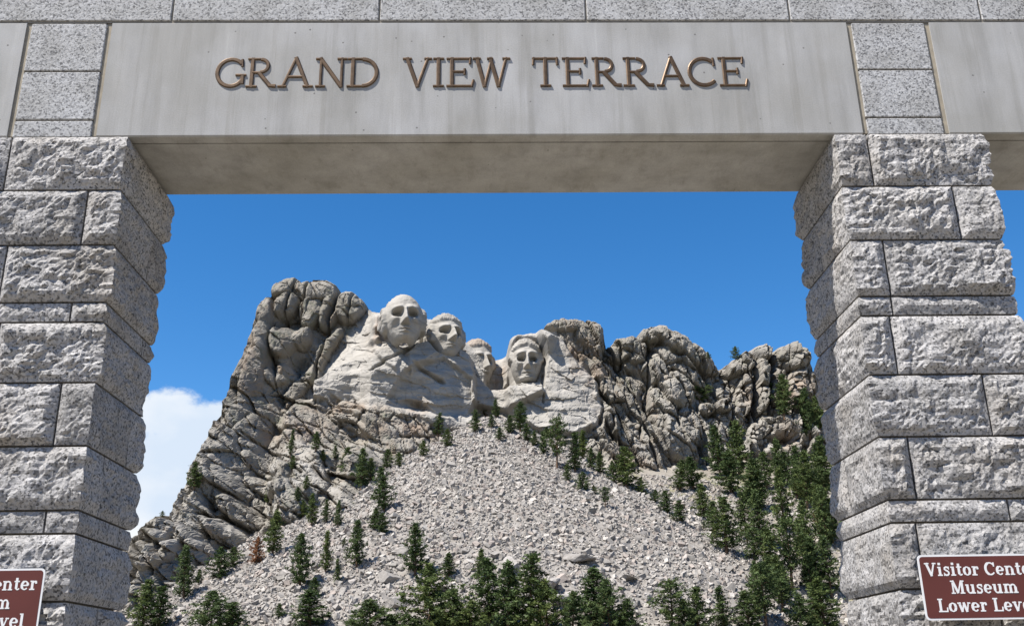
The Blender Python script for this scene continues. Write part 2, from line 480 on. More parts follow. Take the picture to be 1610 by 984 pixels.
def inpoly_dist(poly, U, Vv):
    """signed distance (px), positive inside"""
    P = np.array(poly, float)
    inside = np.zeros(U.shape, bool); dm = np.full(U.shape, 1e9)
    for i in range(len(P)):
        x0, y0 = P[i]; x1, y1 = P[(i + 1) % len(P)]
        c = ((y0 > Vv) != (y1 > Vv)) & (U < (x1 - x0) * (Vv - y0) / (y1 - y0 + 1e-9) + x0)
        inside ^= c
        t = np.clip(((U - x0) * (x1 - x0) + (Vv - y0) * (y1 - y0)) / ((x1 - x0) ** 2 + (y1 - y0) ** 2 + 1e-9), 0, 1)
        dm = np.minimum(dm, np.hypot(U - x0 - t * (x1 - x0), Vv - y0 - t * (y1 - y0)))
    return np.where(inside, dm, -dm)

wu = U + 5 * fbm(U / 30, Vv / 30, 0, 3, 4); wv = Vv + 5 * fbm(U / 30, Vv / 30, 9, 4, 4)
CARVED = [(588, 484), (660, 440), (740, 500), (800, 520), (850, 519), (880, 530), (908, 560), (935, 600), (950, 640), (940, 672), (905, 690), (850, 686), (800, 660), (750, 640), (744, 690), (690, 682), (650, 664), (618, 655), (560, 646), (505, 642), (484, 630), (500, 600), (530, 560), (560, 515)]
sdc = inpoly_dist(CARVED, wu, wv)
fresh = sstep(-10, 10, sdc + 9 * fbm(U / 14, Vv / 14, 5, 8, 4))

D = np.zeros_like(U)          # metres toward the viewer
# ---- procedural jointing of the natural rock
def joints(ang, sx, sy, seed, amp, crack):
    c, s = math.cos(R(ang)), math.sin(R(ang))
    p = (wu * c + wv * s) / sx; q = (-wu * s + wv * c) / sy
    f1, f2, cid, ox, oy = worley(p, q, seed)
    e = f2 - f1
    tx = (np.mod(cid * 71.3, 1) - 0.5); ty = (np.mod(cid * 37.7, 1) - 0.5)
    facet = amp * 2.2 * (tx * ox + ty * oy)
    return amp * (cid - 0.5) + facet + crack * (np.sqrt(np.clip(e / 0.14, 0, 1)) - 1)

left = sstep(640, 560, wu); right = sstep(860, 930, wu)
far_r = sstep(1090, 1140, wu)
natural = 1 - fresh
jl = joints(33, 62, 26, 11, 3.4, 2.0) + joints(24, 26, 14, 18, 1.2, 0.6) + joints(70, 12, 7, 12, 0.6, 0.35)
jr = joints(57, 56, 20, 13, 3.0, 2.2) + joints(78, 24, 10, 14, 1.2, 0.7) + joints(10, 11, 8, 19, 0.6, 0.35)
jf = joints(84, 30, 14, 15, 3.4, 2.4) + joints(12, 12, 8, 16, 1.7, 1.0)
jl *= 1 - 0.62 * sstep(640, 560, wv)
J = jl * left + (jr * (1 - far_r) + jf * far_r) * right + 0.6 * jr * (1 - left) * (1 - right)
D += J * natural
D += natural * (1.7 * fbm(wu / 42, wv / 42, 0.2, 41, 5) + 0.55 * fbm(U / 8, Vv / 8, 0.2, 47, 4, 0.65))
D += 0.25 * fresh * fbm(U / 30, Vv / 9, 0.2, 51, 5) + 0.3 * fresh * fbm(U / 7, Vv / 5, 3.2, 57, 4, 0.6)
D += fresh * (joints(8, 44, 14, 91, 0.6, 0.08) + joints(76, 16, 9, 93, 0.25, 0.03))

# ---- traced forms: u, v, ru, rv, angle (deg, clockwise from right), height m
LOBES = [
    # upper left outcrop
    (453, 455, 28, 16, -22, 8), (500, 462, 36, 18, 3, 9), (551, 482, 27, 30, 35, 9), (418, 490, 14, 24, 10, 6), (452, 483, 24, 15, -30, 7.5),
    (489, 492, 20, 28, 20, 8), (520, 490, 17, 34, 22, 8.5), (445, 536, 28, 24, -10, 7), (477, 533, 17, 19, 20, 7.5), (413, 535, 13, 38, 4, 5.5),
    (503, 570, 52, 12, -58, 5), (522, 545, 34, 9, -56, 5.5), (395, 590, 20, 60, 14, 3.5), (440, 590, 26, 20, 0, 3.5), (470, 610, 40, 12, -60, 4),
    (420, 640, 40, 18, 30, 3), (380, 660, 36, 22, 40, 3), (452, 668, 44, 14, 32, 3),
    # lower left slabs
    (379, 806, 48, 17, 30, 7), (362, 843, 50, 18, 30, 7.5), (300, 836, 24, 18, 10, 5), (262, 868, 34, 13, -40, 6), (243, 832, 30, 20, -15, 5),
    (223, 872, 22, 22, 0, 5), (325, 872, 36, 16, 35, 5), (300, 905, 30, 14, 30, 4), (420, 770, 44, 13, 30, 4.5), (355, 760, 36, 14, 30, 4.5), (415, 735, 52, 13, 32, 3.5),
    (562, 790, 58, 9, 36, 4.0), (554, 804, 60, 9, 34, 4.5), (544, 818, 56, 10, 28, 4.0), (515, 790, 40, 20, 50, 3), (490, 800, 30, 26, 0, 2.5),
    (575, 680, 60, 16, 22, 3), (540, 700, 46, 12, 40, 2.6), (620, 712, 40, 12, 8, 2.5),
    # right of the carvings
    (898, 514, 46, 13, 2, 7), (926, 528, 27, 22, 30, 8), (940, 548, 14, 20, 0, 7), (905, 548, 42, 22, 40, 3),
    (968, 612, 70, 18, 48, 7), (992, 636, 66, 13, 56, 7.5), (950, 600, 24, 26, 20, 5), (985, 690, 92, 15, 52, 8), (1002, 690, 90, 9, 56, 6), (930, 660, 40, 16, 62, 4), (975, 720, 60, 14, 45, 4),
    (1032, 527, 30, 14, 0, 8), (1062, 537, 24, 20, 35, 8), (978, 550, 32, 20, -18, 7), (1004, 552, 16, 24, 10, 6), (1034, 572, 22, 32, 35, 6), (1092, 560, 44, 13, 38, 7), (1075, 580, 50, 10, 42, 6),
    (1062, 612, 34, 26, 50, 6), (1040, 640, 40, 18, 55, 6), (1058, 690, 52, 22, 48, 7), (1020, 700, 70, 9, 62, 6), (1090, 670, 34, 20, 60, 5),
    (1198, 553, 15, 13, 0, 8), (1243, 562, 30, 22, 5, 9), (1160, 575, 30, 18, -25, 6), (1196, 606, 15, 44, 0, 7), (1168, 624, 14, 30, 0, 6), (1222, 600, 14, 34, 5, 5), (1256, 610, 22, 36, 8, 6),
    (1110, 643, 14, 10, 10, 5), (1138, 642, 18, 11, 0, 6), (1158, 656, 16, 12, 20, 5), (1228, 672, 44, 18, 0, 6), (1262, 690, 22, 26, 20, 6), (1190, 690, 20, 26, 0, 5), (1225, 710, 30, 16, 0, 5), (1120, 690, 20, 34, 0, 4), (1140, 730, 26, 26, 20, 4),
]
lob = np.zeros_like(U)
for (cu, cv, ru, rv, ang, h) in LOBES:
    c, s = math.cos(R(ang)), math.sin(R(ang))
    p = ((wu - cu) * c + (wv - cv) * s) / ru; q = (-(wu - cu) * s + (wv - cv) * c) / rv
    r2 = p * p + q * q
    lob = np.maximum(lob, h * 0.8 * np.minimum(np.sqrt(np.clip(1.0 - r2, 0, 1)) * 1.35, 0.55 + 0.5 * np.sqrt(np.clip(1.0 - r2, 0, 1))))
D += lob * natural * 0.95 + np.where(lob > 0, 0, -0.4) * natural

# ---- recesses in the natural rock
for (cu, cv, ru, rv, ang, h) in [(447, 507, 22, 12, -15, 9), (472, 578, 24, 16, -35, 9), (430, 570, 9, 30, -10, 6), (519, 500, 6, 34, 22, 7), (535, 470, 5, 20, 30, 6), (537, 660, 46, 9, 8, 6), (565, 672, 26, 6, 30, 4),
                               (322, 788, 26, 11, 25, 8), (340, 815, 60, 5, 28, 7), (950, 556, 10, 14, 0, 8), (1020, 560, 8, 16, 30, 7), (995, 590, 34, 8, 14, 6), (1015, 612, 10, 26, 0, 6),
                               (1185, 600, 6, 30, 5, 7), (1212, 585, 6, 30, 5, 8), (1190, 640, 8, 20, 0, 7), (1225, 695, 16, 16, 0, 8), (1195, 706, 8, 14, 0, 6), (1262, 712, 8, 14, 0, 6), (1100, 700, 5, 30, 0, 6), (965, 700, 70, 7, 58, 5), (1020, 665, 70, 5, 56, 6)]:
    c, s = math.cos(R(ang)), math.sin(R(ang))
    p = ((wu - cu) * c + (wv - cv) * s) / ru; q = (-(wu - cu) * s + (wv - cv) * c) / rv
    D -= h * 0.7 * np.exp(-(p * p + q * q) * 1.6)

for pl, dep in (([(470, 445), (456, 480), (441, 522)], 3.2), ([(537, 460), (521, 500), (512, 545), (490, 610)], 3.5), ([(430, 470), (425, 540), (433, 610)], 3), ([(492, 446), (478, 480), (470, 520)], 2.5), ([(560, 470), (548, 510)], 2),
                ([(955, 545), (1000, 640), (1045, 760)], 4), ([(935, 600), (985, 690), (1010, 760)], 3.5), ([(1016, 560), (1019, 660)], 4), ([(1062, 600), (1100, 660), (1110, 730)], 3), ([(1100, 570), (1130, 640)], 3), ([(1184, 560), (1191, 665)], 4), ([(1212, 553), (1210, 650)], 4), ([(1148, 590), (1150, 680)], 3),
                ([(300, 800), (345, 812), (420, 850)], 3.5), ([(330, 760), (400, 800), (440, 830)], 3), ([(380, 680), (440, 720), (500, 770)], 3), ([(270, 830), (250, 870), (235, 900)], 3)):
    dm = np.full(U.shape, 1e9)
    for (x0, y0), (x1, y1) in zip(pl[:-1], pl[1:]):
        t = np.clip(((wu - x0) * (x1 - x0) + (wv - y0) * (y1 - y0)) / ((x1 - x0) ** 2 + (y1 - y0) ** 2), 0, 1)
        dm = np.minimum(dm, np.hypot(wu - x0 - t * (x1 - x0), wv - y0 - t * (y1 - y0)))
    D -= dep * np.exp(-(dm / 2.0) ** 2)
# ---- the cut faces of the carving
chest = inpoly_dist([(560, 560), (602, 545), (640, 552), (676, 552), (742, 566), (748, 640), (738, 664), (690, 662), (660, 640), (618, 646), (612, 652), (540, 646), (500, 640), (498, 610), (530, 580)], wu, wv)
cw = 4 + 22 * sstep(625, 590, U) * sstep(610, 570, Vv)
D += 11 * sstep(-cw * 0.8, cw * 1.2, chest) + 4.0 * sstep(0, 60, chest) * fresh
apron = inpoly_dist([(470, 650), (540, 646), (618, 652), (690, 662), (745, 668), (760, 730), (640, 760), (520, 740), (450, 700)], wu, wv)
D += 13.0 * sstep(-25, 8, apron) * (1 - sstep(-3, 5, chest))
apron2 = inpoly_dist([(790, 650), (850, 686), (905, 690), (950, 660), (980, 740), (900, 760), (800, 700)], wu, wv)
D += 6.0 * sstep(-20, 8, apron2) * natural
bedrock = inpoly_dist([(455, 735), (575, 744), (625, 790), (600, 840), (520, 858), (440, 845)], wu, wv)
D += 27.0 * sstep(-34, 22, bedrock)
low_front = inpoly_dist([(655, 592), (700, 577), (745, 610), (748, 660), (735, 672), (690, 668), (640, 650), (612, 640), (640, 600)], U, Vv)
D += -2.6 * sstep(-2, 4, low_front) * sstep(-3, 3, chest)
lapel = np.abs((U - 640) * 0.52 + (Vv - 570) * 0.85); D -= 2.0 * np.exp(-(lapel / 2.2) ** 2) * sstep(580, 600, U) * sstep(660, 645, U) * sstep(0, 8, chest)
lapel2 = np.abs(-(U - 655) * 0.5 + (Vv - 590) * 0.86); D -= 2.4 * np.exp(-(lapel2 / 2.5) ** 2) * sstep(650, 662, U) * sstep(706, 696, U) * sstep(0, 8, chest)
neck = inpoly_dist([(600, 540), (615, 552), (636, 562), (656, 556), (670, 540), (690, 568), (722, 574), (720, 500), (600, 480)], U, Vv)
D -= 12.0 * sstep(-1.5, 2.0, neck) * sstep(-4, 4, chest)
for pl in ([(600, 542), (620, 553), (641, 568), (630, 602), (612, 592), (590, 566)], [(670, 545), (656, 556), (646, 571), (650, 604), (672, 588), (694, 572)]):
    D += 1.8 * sstep(-2, 4, inpoly_dist(pl, U, Vv))
shoulder = inpoly_dist([(560, 520), (590, 492), (604, 500), (606, 540), (585, 560), (545, 572)], wu, wv)
D += 4.0 * sstep(-20, 22, shoulder)
collar = np.hypot((U - 588) / 22, (Vv - 552) / 6); D += 2.0 * np.exp(-collar ** 2)
for (cu, cv, ru, rv, h) in [(600, 522, 11, 18, 7), (595, 542, 10, 14, 5), (668, 526, 8, 13, 8)]:
    D += h * np.exp(-((U - cu) / ru) ** 4 - ((Vv - cv) / rv) ** 4)
gap = inpoly_dist([(768, 544), (800, 540), (806, 612), (772, 616), (764, 600)], U, Vv)
D -= 9.0 * sstep(-4, 5, gap)
block = inpoly_dist([(842, 526), (880, 535), (905, 565), (935, 605), (948, 645), (935, 676), (900, 688), (850, 684), (800, 655), (790, 625), (800, 612), (850, 612), (856, 570)], wu, wv)
D += 5.5 * sstep(-3, 6, block)
ledge = inpoly_dist([(742, 612), (850, 604), (855, 625), (800, 650), (745, 640)], U, Vv)
D += 4.5 * sstep(-3, 3, ledge)
hood = inpoly_dist([(796, 545), (806, 528), (850, 523), (872, 540), (862, 560), (842, 545), (815, 542), (805, 562), (800, 600), (792, 600)], U, Vv)
D += 6.0 * sstep(-6, 9, hood)
seam = np.exp(-((U - 853) / 1.6) ** 2) * (Vv > 590) * (Vv < 640); D -= 1.6 * seam
# tooling lines along the cut benches
bench = np.sin(Vv / 3.4 + 2.6 * fbm(U / 40, Vv / 14, 0, 61, 4)); D += 0.22 * fresh * np.sign(bench) * np.abs(bench) ** 0.4 * sstep(0, 12, sdc) * sstep(560, 585, Vv)

# roll the top edge back
edge = np.clip(dz / 5.0, 0, 1)
D -= 4.5 * (1 - np.sqrt(1 - (1 - edge) ** 2))
tn = fbm(CXs / 3.1, 0.5, 0.5, 71, 4) * 0.55
Zg2 = Zg + tn[None] * T[:, None] ** 12
Yg = Yb - D
# tops run back from the rim, then down behind
Vt = [np.stack([Xg, Yg, Zg2], -1)]
zl, yl = Zg2[-1], Yg[-1]
for k, (by, bz) in enumerate([(1.5, .15), (5, .0), (12, -1.0), (26, -4.0), (48, -12), (80, -40), (110, -110)]):
    Vt.append(np.stack([CXs, yl + by, zl + bz + 0.25 * fbm(CXs / 4, k * 1.7, 0.1, 77, 3)], -1)[None])
CVx = np.concatenate(Vt, 0)
nr, nc = CVx.shape[:2]
I = np.arange(nr * nc).reshape(nr, nc)
CF = np.stack([I[:-1, :-1], I[:-1, 1:], I[1:, 1:], I[1:, :-1]], -1).reshape(-1, 4)
CVf = CVx.reshape(-1, 3)
me = mesh_from('cliff', CVf, CF, M_CLIFF)
pad = np.zeros((nr - NR, nc))
stain = np.zeros_like(U)
for (cu, cv, ru, rv) in [(392, 560, 12, 40), (396, 610, 18, 16), (905, 560, 22, 40), (935, 600, 16, 40), (600, 540, 14, 26), (785, 580, 14, 30), (640, 690, 70, 14), (550, 655, 60, 10), (1175, 620, 14, 24), (1250, 620, 24, 30), (990, 740, 40, 26), (470, 690, 60, 16), (660, 655, 14, 18), (1235, 690, 16, 18)]:
    stain = np.maximum(stain, np.exp(-((wu - cu) / ru) ** 2 - ((wv - cv) / rv) ** 2))
stain *= np.clip(0.45 + 0.9 * fbm(U / 12, Vv / 16, 1.0, 81, 4), 0, 1) * 0.9
fr2 = np.clip(fresh + 0.62 * sstep(600, 760, wv) * (0.6 + fbm(U / 25, Vv / 25, 2.0, 85, 4)) + 0.30 * sstep(950, 1050, wu), 0, 1)
vcol(me, 'fresh', np.stack([np.concatenate([fr2, pad]).ravel(), np.concatenate([stain, pad]).ravel(), np.zeros(nr * nc)], 1))
cliff = tag(obj('cliff', me), kind='structure')

# rays against slope and cliff tell where trees and boulders stand
BV = BVHTree.FromPolygons([tuple(v) for v in np.concatenate([TV, CVf]).tolist()], [tuple(f) for f in np.concatenate([TF, CF + len(TV)]).tolist()])
def stand(u, v):
    o, d = ray(u, v)
    h = BV.ray_cast(o + d * 60, d, 900)
    return h[0]

# ------------------------------------------------------------------ carved heads
def head_mesh(name, rx, ry, rz, feats, hair, jaw=0.20, seed=0, nose=(0.04, -0.44, 0.66, 0.135), brow=(0.175, 0.20), sock=(0.37, 0.0, 0.225, 0.108, 0.52), mouth=-0.64, beard=0.0, mous=0.0, flatten=0.16):
    nth, nph = 150, 150
    th = np.radians(np.linspace(-125, 125, nth)); ph = np.radians(np.linspace(-84, 89.5, nph))
    TH, PH = np.meshgrid(th, ph)
    cx_, sz_ = np.cos(PH), np.sin(PH)
    cp = np.abs(cx_) ** np.where(sz_ > 0, 0.85, 0.85 - 0.33 * np.clip(-sz_ * 3, 0, 1))
    x = np.sin(TH) * cp; y = -np.cos(TH) * cp; z = sz_
    a, b = x.copy(), z.copy()
    front = np.clip(np.cos(TH), 0, 1) ** 0.6 * np.clip(1.15 - np.abs(b), 0, 1) ** 0.25
    x = x * (1 - jaw * sstep(-0.1, -0.95, b))
    y = y * (1 - 0.10 * sstep(0.2, 0.9, b))
    x = x * (1 - 0.10 * sstep(0.35, 1.0, b))
    # flatten the face plane
    d = -flatten * np.clip(-y - 0.55, 0, 1) * 1.0
    Gs = lambda a0, b0, sa, sb: np.exp(-((a - a0) / sa) ** 2 - ((b - b0) / sb) ** 2)
    d = d + brow[1] * sum(np.exp(-((a - q_) / 0.29) ** 4 - (np.abs(b - brow[0]) / np.where(b < brow[0], 0.055, 0.13)) ** 2.5) for q_ in (-0.38, 0.38)) + 0.03 * Gs(0, brow[0], 0.2, 0.1)
    ex, ey, esa, esb, ed = sock
    for sgn in (-1, 1):
        bb = b - ey
        rr = (np.abs(a - sgn * ex) / esa) ** 2.4 + (np.abs(bb) / np.where(bb > 0, esb * 0.85, esb * 1.1)) ** np.where(bb > 0, 3.0, 1.8)
        d = d - ed * np.exp(-rr ** 1.3)
        d = d + 0.20 * Gs(sgn * ex, ey - 0.02, 0.11, 0.05)         # eyeball
        d = d + 0.05 * Gs(sgn * ex, ey - 0.105, 0.17, 0.03)           # lower lid
        d = d + 0.15 * Gs(sgn * 0.52, -0.24, 0.19, 0.12)             # cheekbone
        d = d - 0.08 * Gs(sgn * 0.60, -0.54, 0.17, 0.18)              # hollow
        d = d + 0.05 * Gs(sgn * 0.24, -0.42, 0.07, 0.16)              # fold
    n0, n1_, npz, nw = nose
    t = np.clip((n0 + 0.12 - b) / (n0 + 0.12 - n1_), 0, 1)
    wd = nw * (0.72 + 0.62 * t ** 2)
    pr = (0.26 + (npz - 0.26) * t ** 1.25) * sstep(n0 + 0.22, n0 + 0.02, b) * sstep(n1_ - 0.05, n1_ + 0.02, b)
    d = d + pr * np.exp(-np.abs(a / wd) ** 2.6)
    d = d + 0.08 * (Gs(-0.14, n1_ + 0.06, 0.07, 0.06) + Gs(0.14, n1_ + 0.06, 0.07, 0.06))
    d = d + 0.10 * Gs(0, mouth, 0.34, 0.15) - 0.17 * Gs(0, mouth, 0.27, 0.022) + 0.08 * Gs(0, mouth + 0.055, 0.2, 0.033) + 0.10 * Gs(0, mouth - 0.065, 0.18, 0.036)
    d = d - 0.05 * Gs(0, mouth - 0.135, 0.22, 0.035) + 0.14 * Gs(0, -0.86, 0.5, 0.14)
    if mous: d = d + mous * (Gs(-0.15, mouth + 0.08, 0.2, 0.075) + Gs(0.15, mouth + 0.08, 0.2, 0.075))
    if beard:
        bm = sstep(mouth - 0.06, mouth - 0.2, b) + 0.8 * sstep(0.5, 0.68, np.abs(a)) * sstep(0.1, -0.1, b)
        d = d + beard * np.clip(bm, 0, 1) * (1 + 0.5 * fbm(a * 7, b * 7, 0, seed + 5, 3))
    for (a0, b0, sa, sb, h) in feats: d = d + h * Gs(a0, b0, sa, sb)
    yy = y - d * front
    # hair mass
    hm = hair(a, b, np.degrees(TH))
    grow = hm * (0.15 + 0.08 * fbm(a * 5 + 3, b * 6, TH * 2, seed + 9, 3, ridge=True))
    x = x * (1 + grow); yy = yy * (1 + grow * 0.8); z = z * (1 + grow * 0.6)
    nn = 0.028 * fbm(a * 6, b * 9, 0.3, seed, 4, 0.6)
    P = np.stack([x * rx, (yy + nn) * ry, z * rz], -1)
    I = np.arange(nth * nph).reshape(nph, nth)
    F = np.stack([I[:-1, :-1], I[:-1, 1:], I[1:, 1:], I[1:, :-1]], -1).reshape(-1, 4)
    me = mesh_from(name, P.reshape(-1, 3), F, M_CLIFF, smooth=True)
    fr = 0.98 - 0.35 * hm * sstep(0.45, 0.6, fbm(a * 3, b * 3, 0.0, seed + 31, 4) * 0.5 + 0.5)
    st = 0.15 * sstep(0.55, 0.75, fbm(a * 2.5, b * 1.2, 0.0, seed + 33, 4) * 0.5 + 0.5) + 0.55 * (hm if seed == 3 else 0) 
    vcol(me, 'fresh', np.stack([fr.ravel(), np.clip(st, 0, 0.6).ravel(), np.zeros(fr.size)], 1))
    return me

def put_head(me, u, v, Y, yaw, pitch, roll, label):
    o = obj('carved_stone_head', me, loc=at(u, v, Y))
    o.rotation_euler = (R(pitch), R(roll), R(yaw))
    return tag(o, label, 'sculpture', 'stone heads carved into the mountain')

def mpx(Y): return Y * 1.03 / FPX       # metres per photo pixel at that distance

Y1 = 314
put_head(head_mesh('carved_stone_head', 32 * mpx(Y1), 38 * mpx(Y1), 44 * mpx(Y1), [(0, 0.62, 0.5, 0.2, 0.05)],
        lambda a, b, t: sstep(0.86, 0.95, np.abs(a)) * sstep(-0.55, -0.4, b) * sstep(0.75, 0.55, b) + sstep(100, 112, np.abs(t)) * (b > -0.5), seed=1),
        634, 505, Y1, 11, -5, -1, 'largest carved stone head, bald brow, topmost of the four on the mountain')
Y2 = 325
put_head(head_mesh('carved_stone_head', 28 * mpx(Y2), 34 * mpx(Y2), 39 * mpx(Y2), [],
        lambda a, b, t: np.maximum(sstep(0.50, 0.62, b + 0.12 * np.abs(a)), sstep(0.80, 0.90, np.abs(a)) * sstep(-0.45, -0.3, b)), seed=2),
        699, 534, Y2, 24, -10, 3, 'carved stone head with thick hair, tucked behind the shoulder of the largest head')
Y3 = 344
put_head(head_mesh('carved_stone_head', 25 * mpx(Y3), 30 * mpx(Y3), 39 * mpx(Y3), [(0, -0.38, 0.2, 0.1, 0.03)],
        lambda a, b, t: np.maximum(sstep(0.58, 0.7, b + 0.15 * np.abs(a)), sstep(0.85, 0.95, np.abs(a)) * sstep(-0.3, -0.1, b)), seed=3, mous=0.24, brow=(0.20, 0.20)),
        750, 574, Y3, 26, -4, 0, 'carved stone head with drooping moustache, set deepest in the rock gap')
Y4 = 329
put_head(head_mesh('carved_stone_head', 24.5 * mpx(Y4), 33 * mpx(Y4), 38 * mpx(Y4), [(-0.5, -0.12, 0.16, 0.12, 0.04)],
        lambda a, b, t: np.maximum(sstep(0.56, 0.66, b + 0.2 * np.abs(a)), sstep(0.82, 0.92, np.abs(a)) * sstep(-0.1, 0.1, b)), seed=4, beard=0.20, brow=(0.22, 0.24), jaw=0.16),
        827, 573, Y4, 2, -3, 0, 'carved stone head with beard and deep brow, rightmost of the four')

# ------------------------------------------------------------------ scree
def ico(sub=0):
    p = (1 + 5 ** .5) / 2
    V = np.array([(-1, p, 0), (1, p, 0), (-1, -p, 0), (1, -p, 0), (0, -1, p), (0, 1, p), (0, -1, -p), (0, 1, -p), (p, 0, -1), (p, 0, 1), (-p, 0, -1), (-p, 0, 1)], float)
    V /= np.linalg.norm(V[0])
    F = np.array([(0, 11, 5), (0, 5, 1), (0, 1, 7), (0, 7, 10), (0, 10, 11), (1, 5, 9), (5, 11, 4), (11, 10, 2), (10, 7, 6), (7, 1, 8), (3, 9, 4), (3, 4, 2), (3, 2, 6), (3, 6, 8), (3, 8, 9), (4, 9, 5), (2, 4, 11), (6, 2, 10), (8, 6, 7), (9, 8, 1)])
    for _ in range(sub):
        Vl = V.tolist(); mid = {}; nf = []
        def m(i, j):
            k = (min(i, j), max(i, j))
            if k not in mid:
                q = (np.array(Vl[i]) + np.array(Vl[j])) / 2; Vl.append((q / np.linalg.norm(q)).tolist()); mid[k] = len(Vl) - 1
            return mid[k]
        for f in F:
            x, y, z = m(f[0], f[1]), m(f[1], f[2]), m(f[2], f[0])
            nf += [(f[0], x, z), (f[1], y, x), (f[2], z, y), (x, y, z)]
        V = np.array(Vl); F = np.array(nf)
    return V, F

def rock_shape(seed, sub=0):
    V, F = ico(sub)
    r = np.random.default_rng(seed)
    # cut by random planes: angular blocks
    P = V.copy()
    for _ in range(12):
        n = r.normal(size=3); n /= np.linalg.norm(n); d = r.uniform(0.35, 0.7)
        k = P @ n
        P = P - np.where(k > d, k - d, 0)[:, None] * n
    P *= r.uniform(0.7, 1.3, 3)
    return P, F

def block_shape(seed):
    r = np.random.default_rng(seed)
    V = np.array([(x, y, z) for x in (-1, 1) for y in (-1, 1) for z in (-1, 1)], float) * 0.72
    V += r.uniform(-0.3, 0.3, V.shape)
    V *= r.uniform(0.55, 1.25, 3)
    q = [(0, 1, 3, 2), (4, 6, 7, 5), (0, 4, 5, 1), (2, 3, 7, 6), (0, 2, 6, 4), (1, 5, 7, 3)]
    F = []
    for a, b, c, d in q: F += [(a, b, c), (a, c, d)]
    return V, np.array(F)
SH = [block_shape(100 + i) for i in range(24)]
NS = 60000
cand = []
while sum(len(c) for c in cand) < NS:
    X = rng.uniform(-95, 125, 40000); Y = rng.uniform(172, 312, 40000)
    Z = terrain_z(X, Y)
    uu, vv = proj(np.stack([X, Y, Z], -1))
    cmk = conemask(X, Y)
    keep = (uu > 170) & (uu < 1380) & (vv < 1040)
    pr = sstep(-4, 0.5, cmk) + 0.55 * (uu < 620) * sstep(560, 850, vv) + 0.16 + 0.35 * (uu > 1000)
    keep &= rng.uniform(size=X.size) < pr
    cand.append(np.stack([X, Y, Z], -1)[keep])
PS = np.concatenate(cand)[:NS]
sz = np.clip(np.exp(rng.normal(-1.32, 0.52, NS)), 0.14, 1.0)
order = np.argsort(-sz)
PS, sz = PS[order], sz[order]
tones = np.array([(0.22, 0.205, 0.187), (0.27, 0.25, 0.228), (0.325, 0.30, 0.274), (0.295, 0.256, 0.228), (0.355, 0.33, 0.302), (0.255, 0.238, 0.22)])
allV, allF, allC = [], [], []
off = 0
for k in range(24):
    ids = np.arange(300 + k, NS, 24)
    Vs, Fs = SH[k]
    n = len(ids); nv = len(Vs)
    q4 = rng.normal(size=(n, 4)); q4 /= np.linalg.norm(q4, axis=1)[:, None]
    w_, x_, y_, z_ = q4.T
    Rm = np.stack([1 - 2 * (y_ * y_ + z_ * z_), 2 * (x_ * y_ - z_ * w_), 2 * (x_ * z_ + y_ * w_), 2 * (x_ * y_ + z_ * w_), 1 - 2 * (x_ * x_ + z_ * z_), 2 * (y_ * z_ - x_ * w_), 2 * (x_ * z_ - y_ * w_), 2 * (y_ * z_ + x_ * w_), 1 - 2 * (x_ * x_ + y_ * y_)], -1).reshape(n, 3, 3)
    Q = np.einsum('nij,vj->nvi', Rm, Vs) * sz[ids][:, None, None] + (PS[ids] + np.stack([0 * sz[ids], 0 * sz[ids], sz[ids] * 0.25], -1))[:, None]
    allV.append(Q.reshape(-1, 3))
    allF.append((Fs[None] + off + (np.arange(n) * nv)[:, None, None]).reshape(-1, 3)); off += n * nv
    c_ = tones[rng.integers(6, size=n)] * rng.uniform(0.82, 1.12, n)[:, None]
    allC.append(np.repeat(c_, nv, 0))
me = mesh_from('scree', np.concatenate(allV), np.concatenate(allF), M_SCREE)
vcol(me, 'tone', np.concatenate(allC))
tag(obj('scree', me), 'pale grey broken granite rubble covering the cone below the heads', 'scree', kind='stuff')

BM = [mesh_from('boulder', *rock_shape(300 + i, 1), M_BOULDER) for i in range(10)]
for i in range(300):
    p, s = PS[i], sz[i] * 1.12
    o = obj('boulder', BM[i % 10], loc=p + np.array([0, 0, s * 0.25]))
    o.scale = (s, s, s); o.rotation_euler = (random.uniform(-.5, .5), random.uniform(-.5, .5), random.uniform(0, 6.28))
    tag(o, 'pale angular boulder among the rubble of the scree cone', 'boulder', 'boulders on the scree cone')
BIG = [(806, 890, 19, 15, 'tall grey slab-sided boulder behind the front row of pines'), (612, 902, 24, 15, 'long flat grey boulder left of the pine at mid foreground'),
       (905, 872, 24, 13, 'pinkish boulder at the foot of the scree cone'), (860, 915, 30, 14, 'wide pale boulder stack beside the front pines'), (690, 922, 26, 12, 'low pale boulder behind the biggest front pine'),
       (640, 860, 20, 9, 'low pale boulder left of the dark pine on the scree'), (885, 940, 26, 14, 'pale boulder low between the front pines'), (1065, 790, 14, 10, 'shaded grey boulder at the right rim of the scree'),
       (625, 945, 22, 10, 'pale boulder left of the biggest front pine'), (985, 905, 18, 8, 'flat boulder right of the pinkish boulder')]
for i, (u, v, ru, rv, lab) in enumerate(BIG):
    p = stand(u, v + rv * 0.8)
    if p is None: continue
    P, Fk = rock_shape(500 + i, 2)
    s = mpx(p.y)
    nP = P * np.array([ru * s * 1.15, ru * s, rv * s * 1.3]) * (1 + 0.08 * fbm(P[:, 0] * 3, P[:, 1] * 3, P[:, 2] * 3, 600 + i, 3))[:, None]
    o = obj('boulder', mesh_from('boulder', nP, Fk, M_BOULDER), loc=(p.x, p.y, p.z + rv * s * 0.35))
    tag(o, lab, 'boulder', 'large boulders at the foot of the scree')

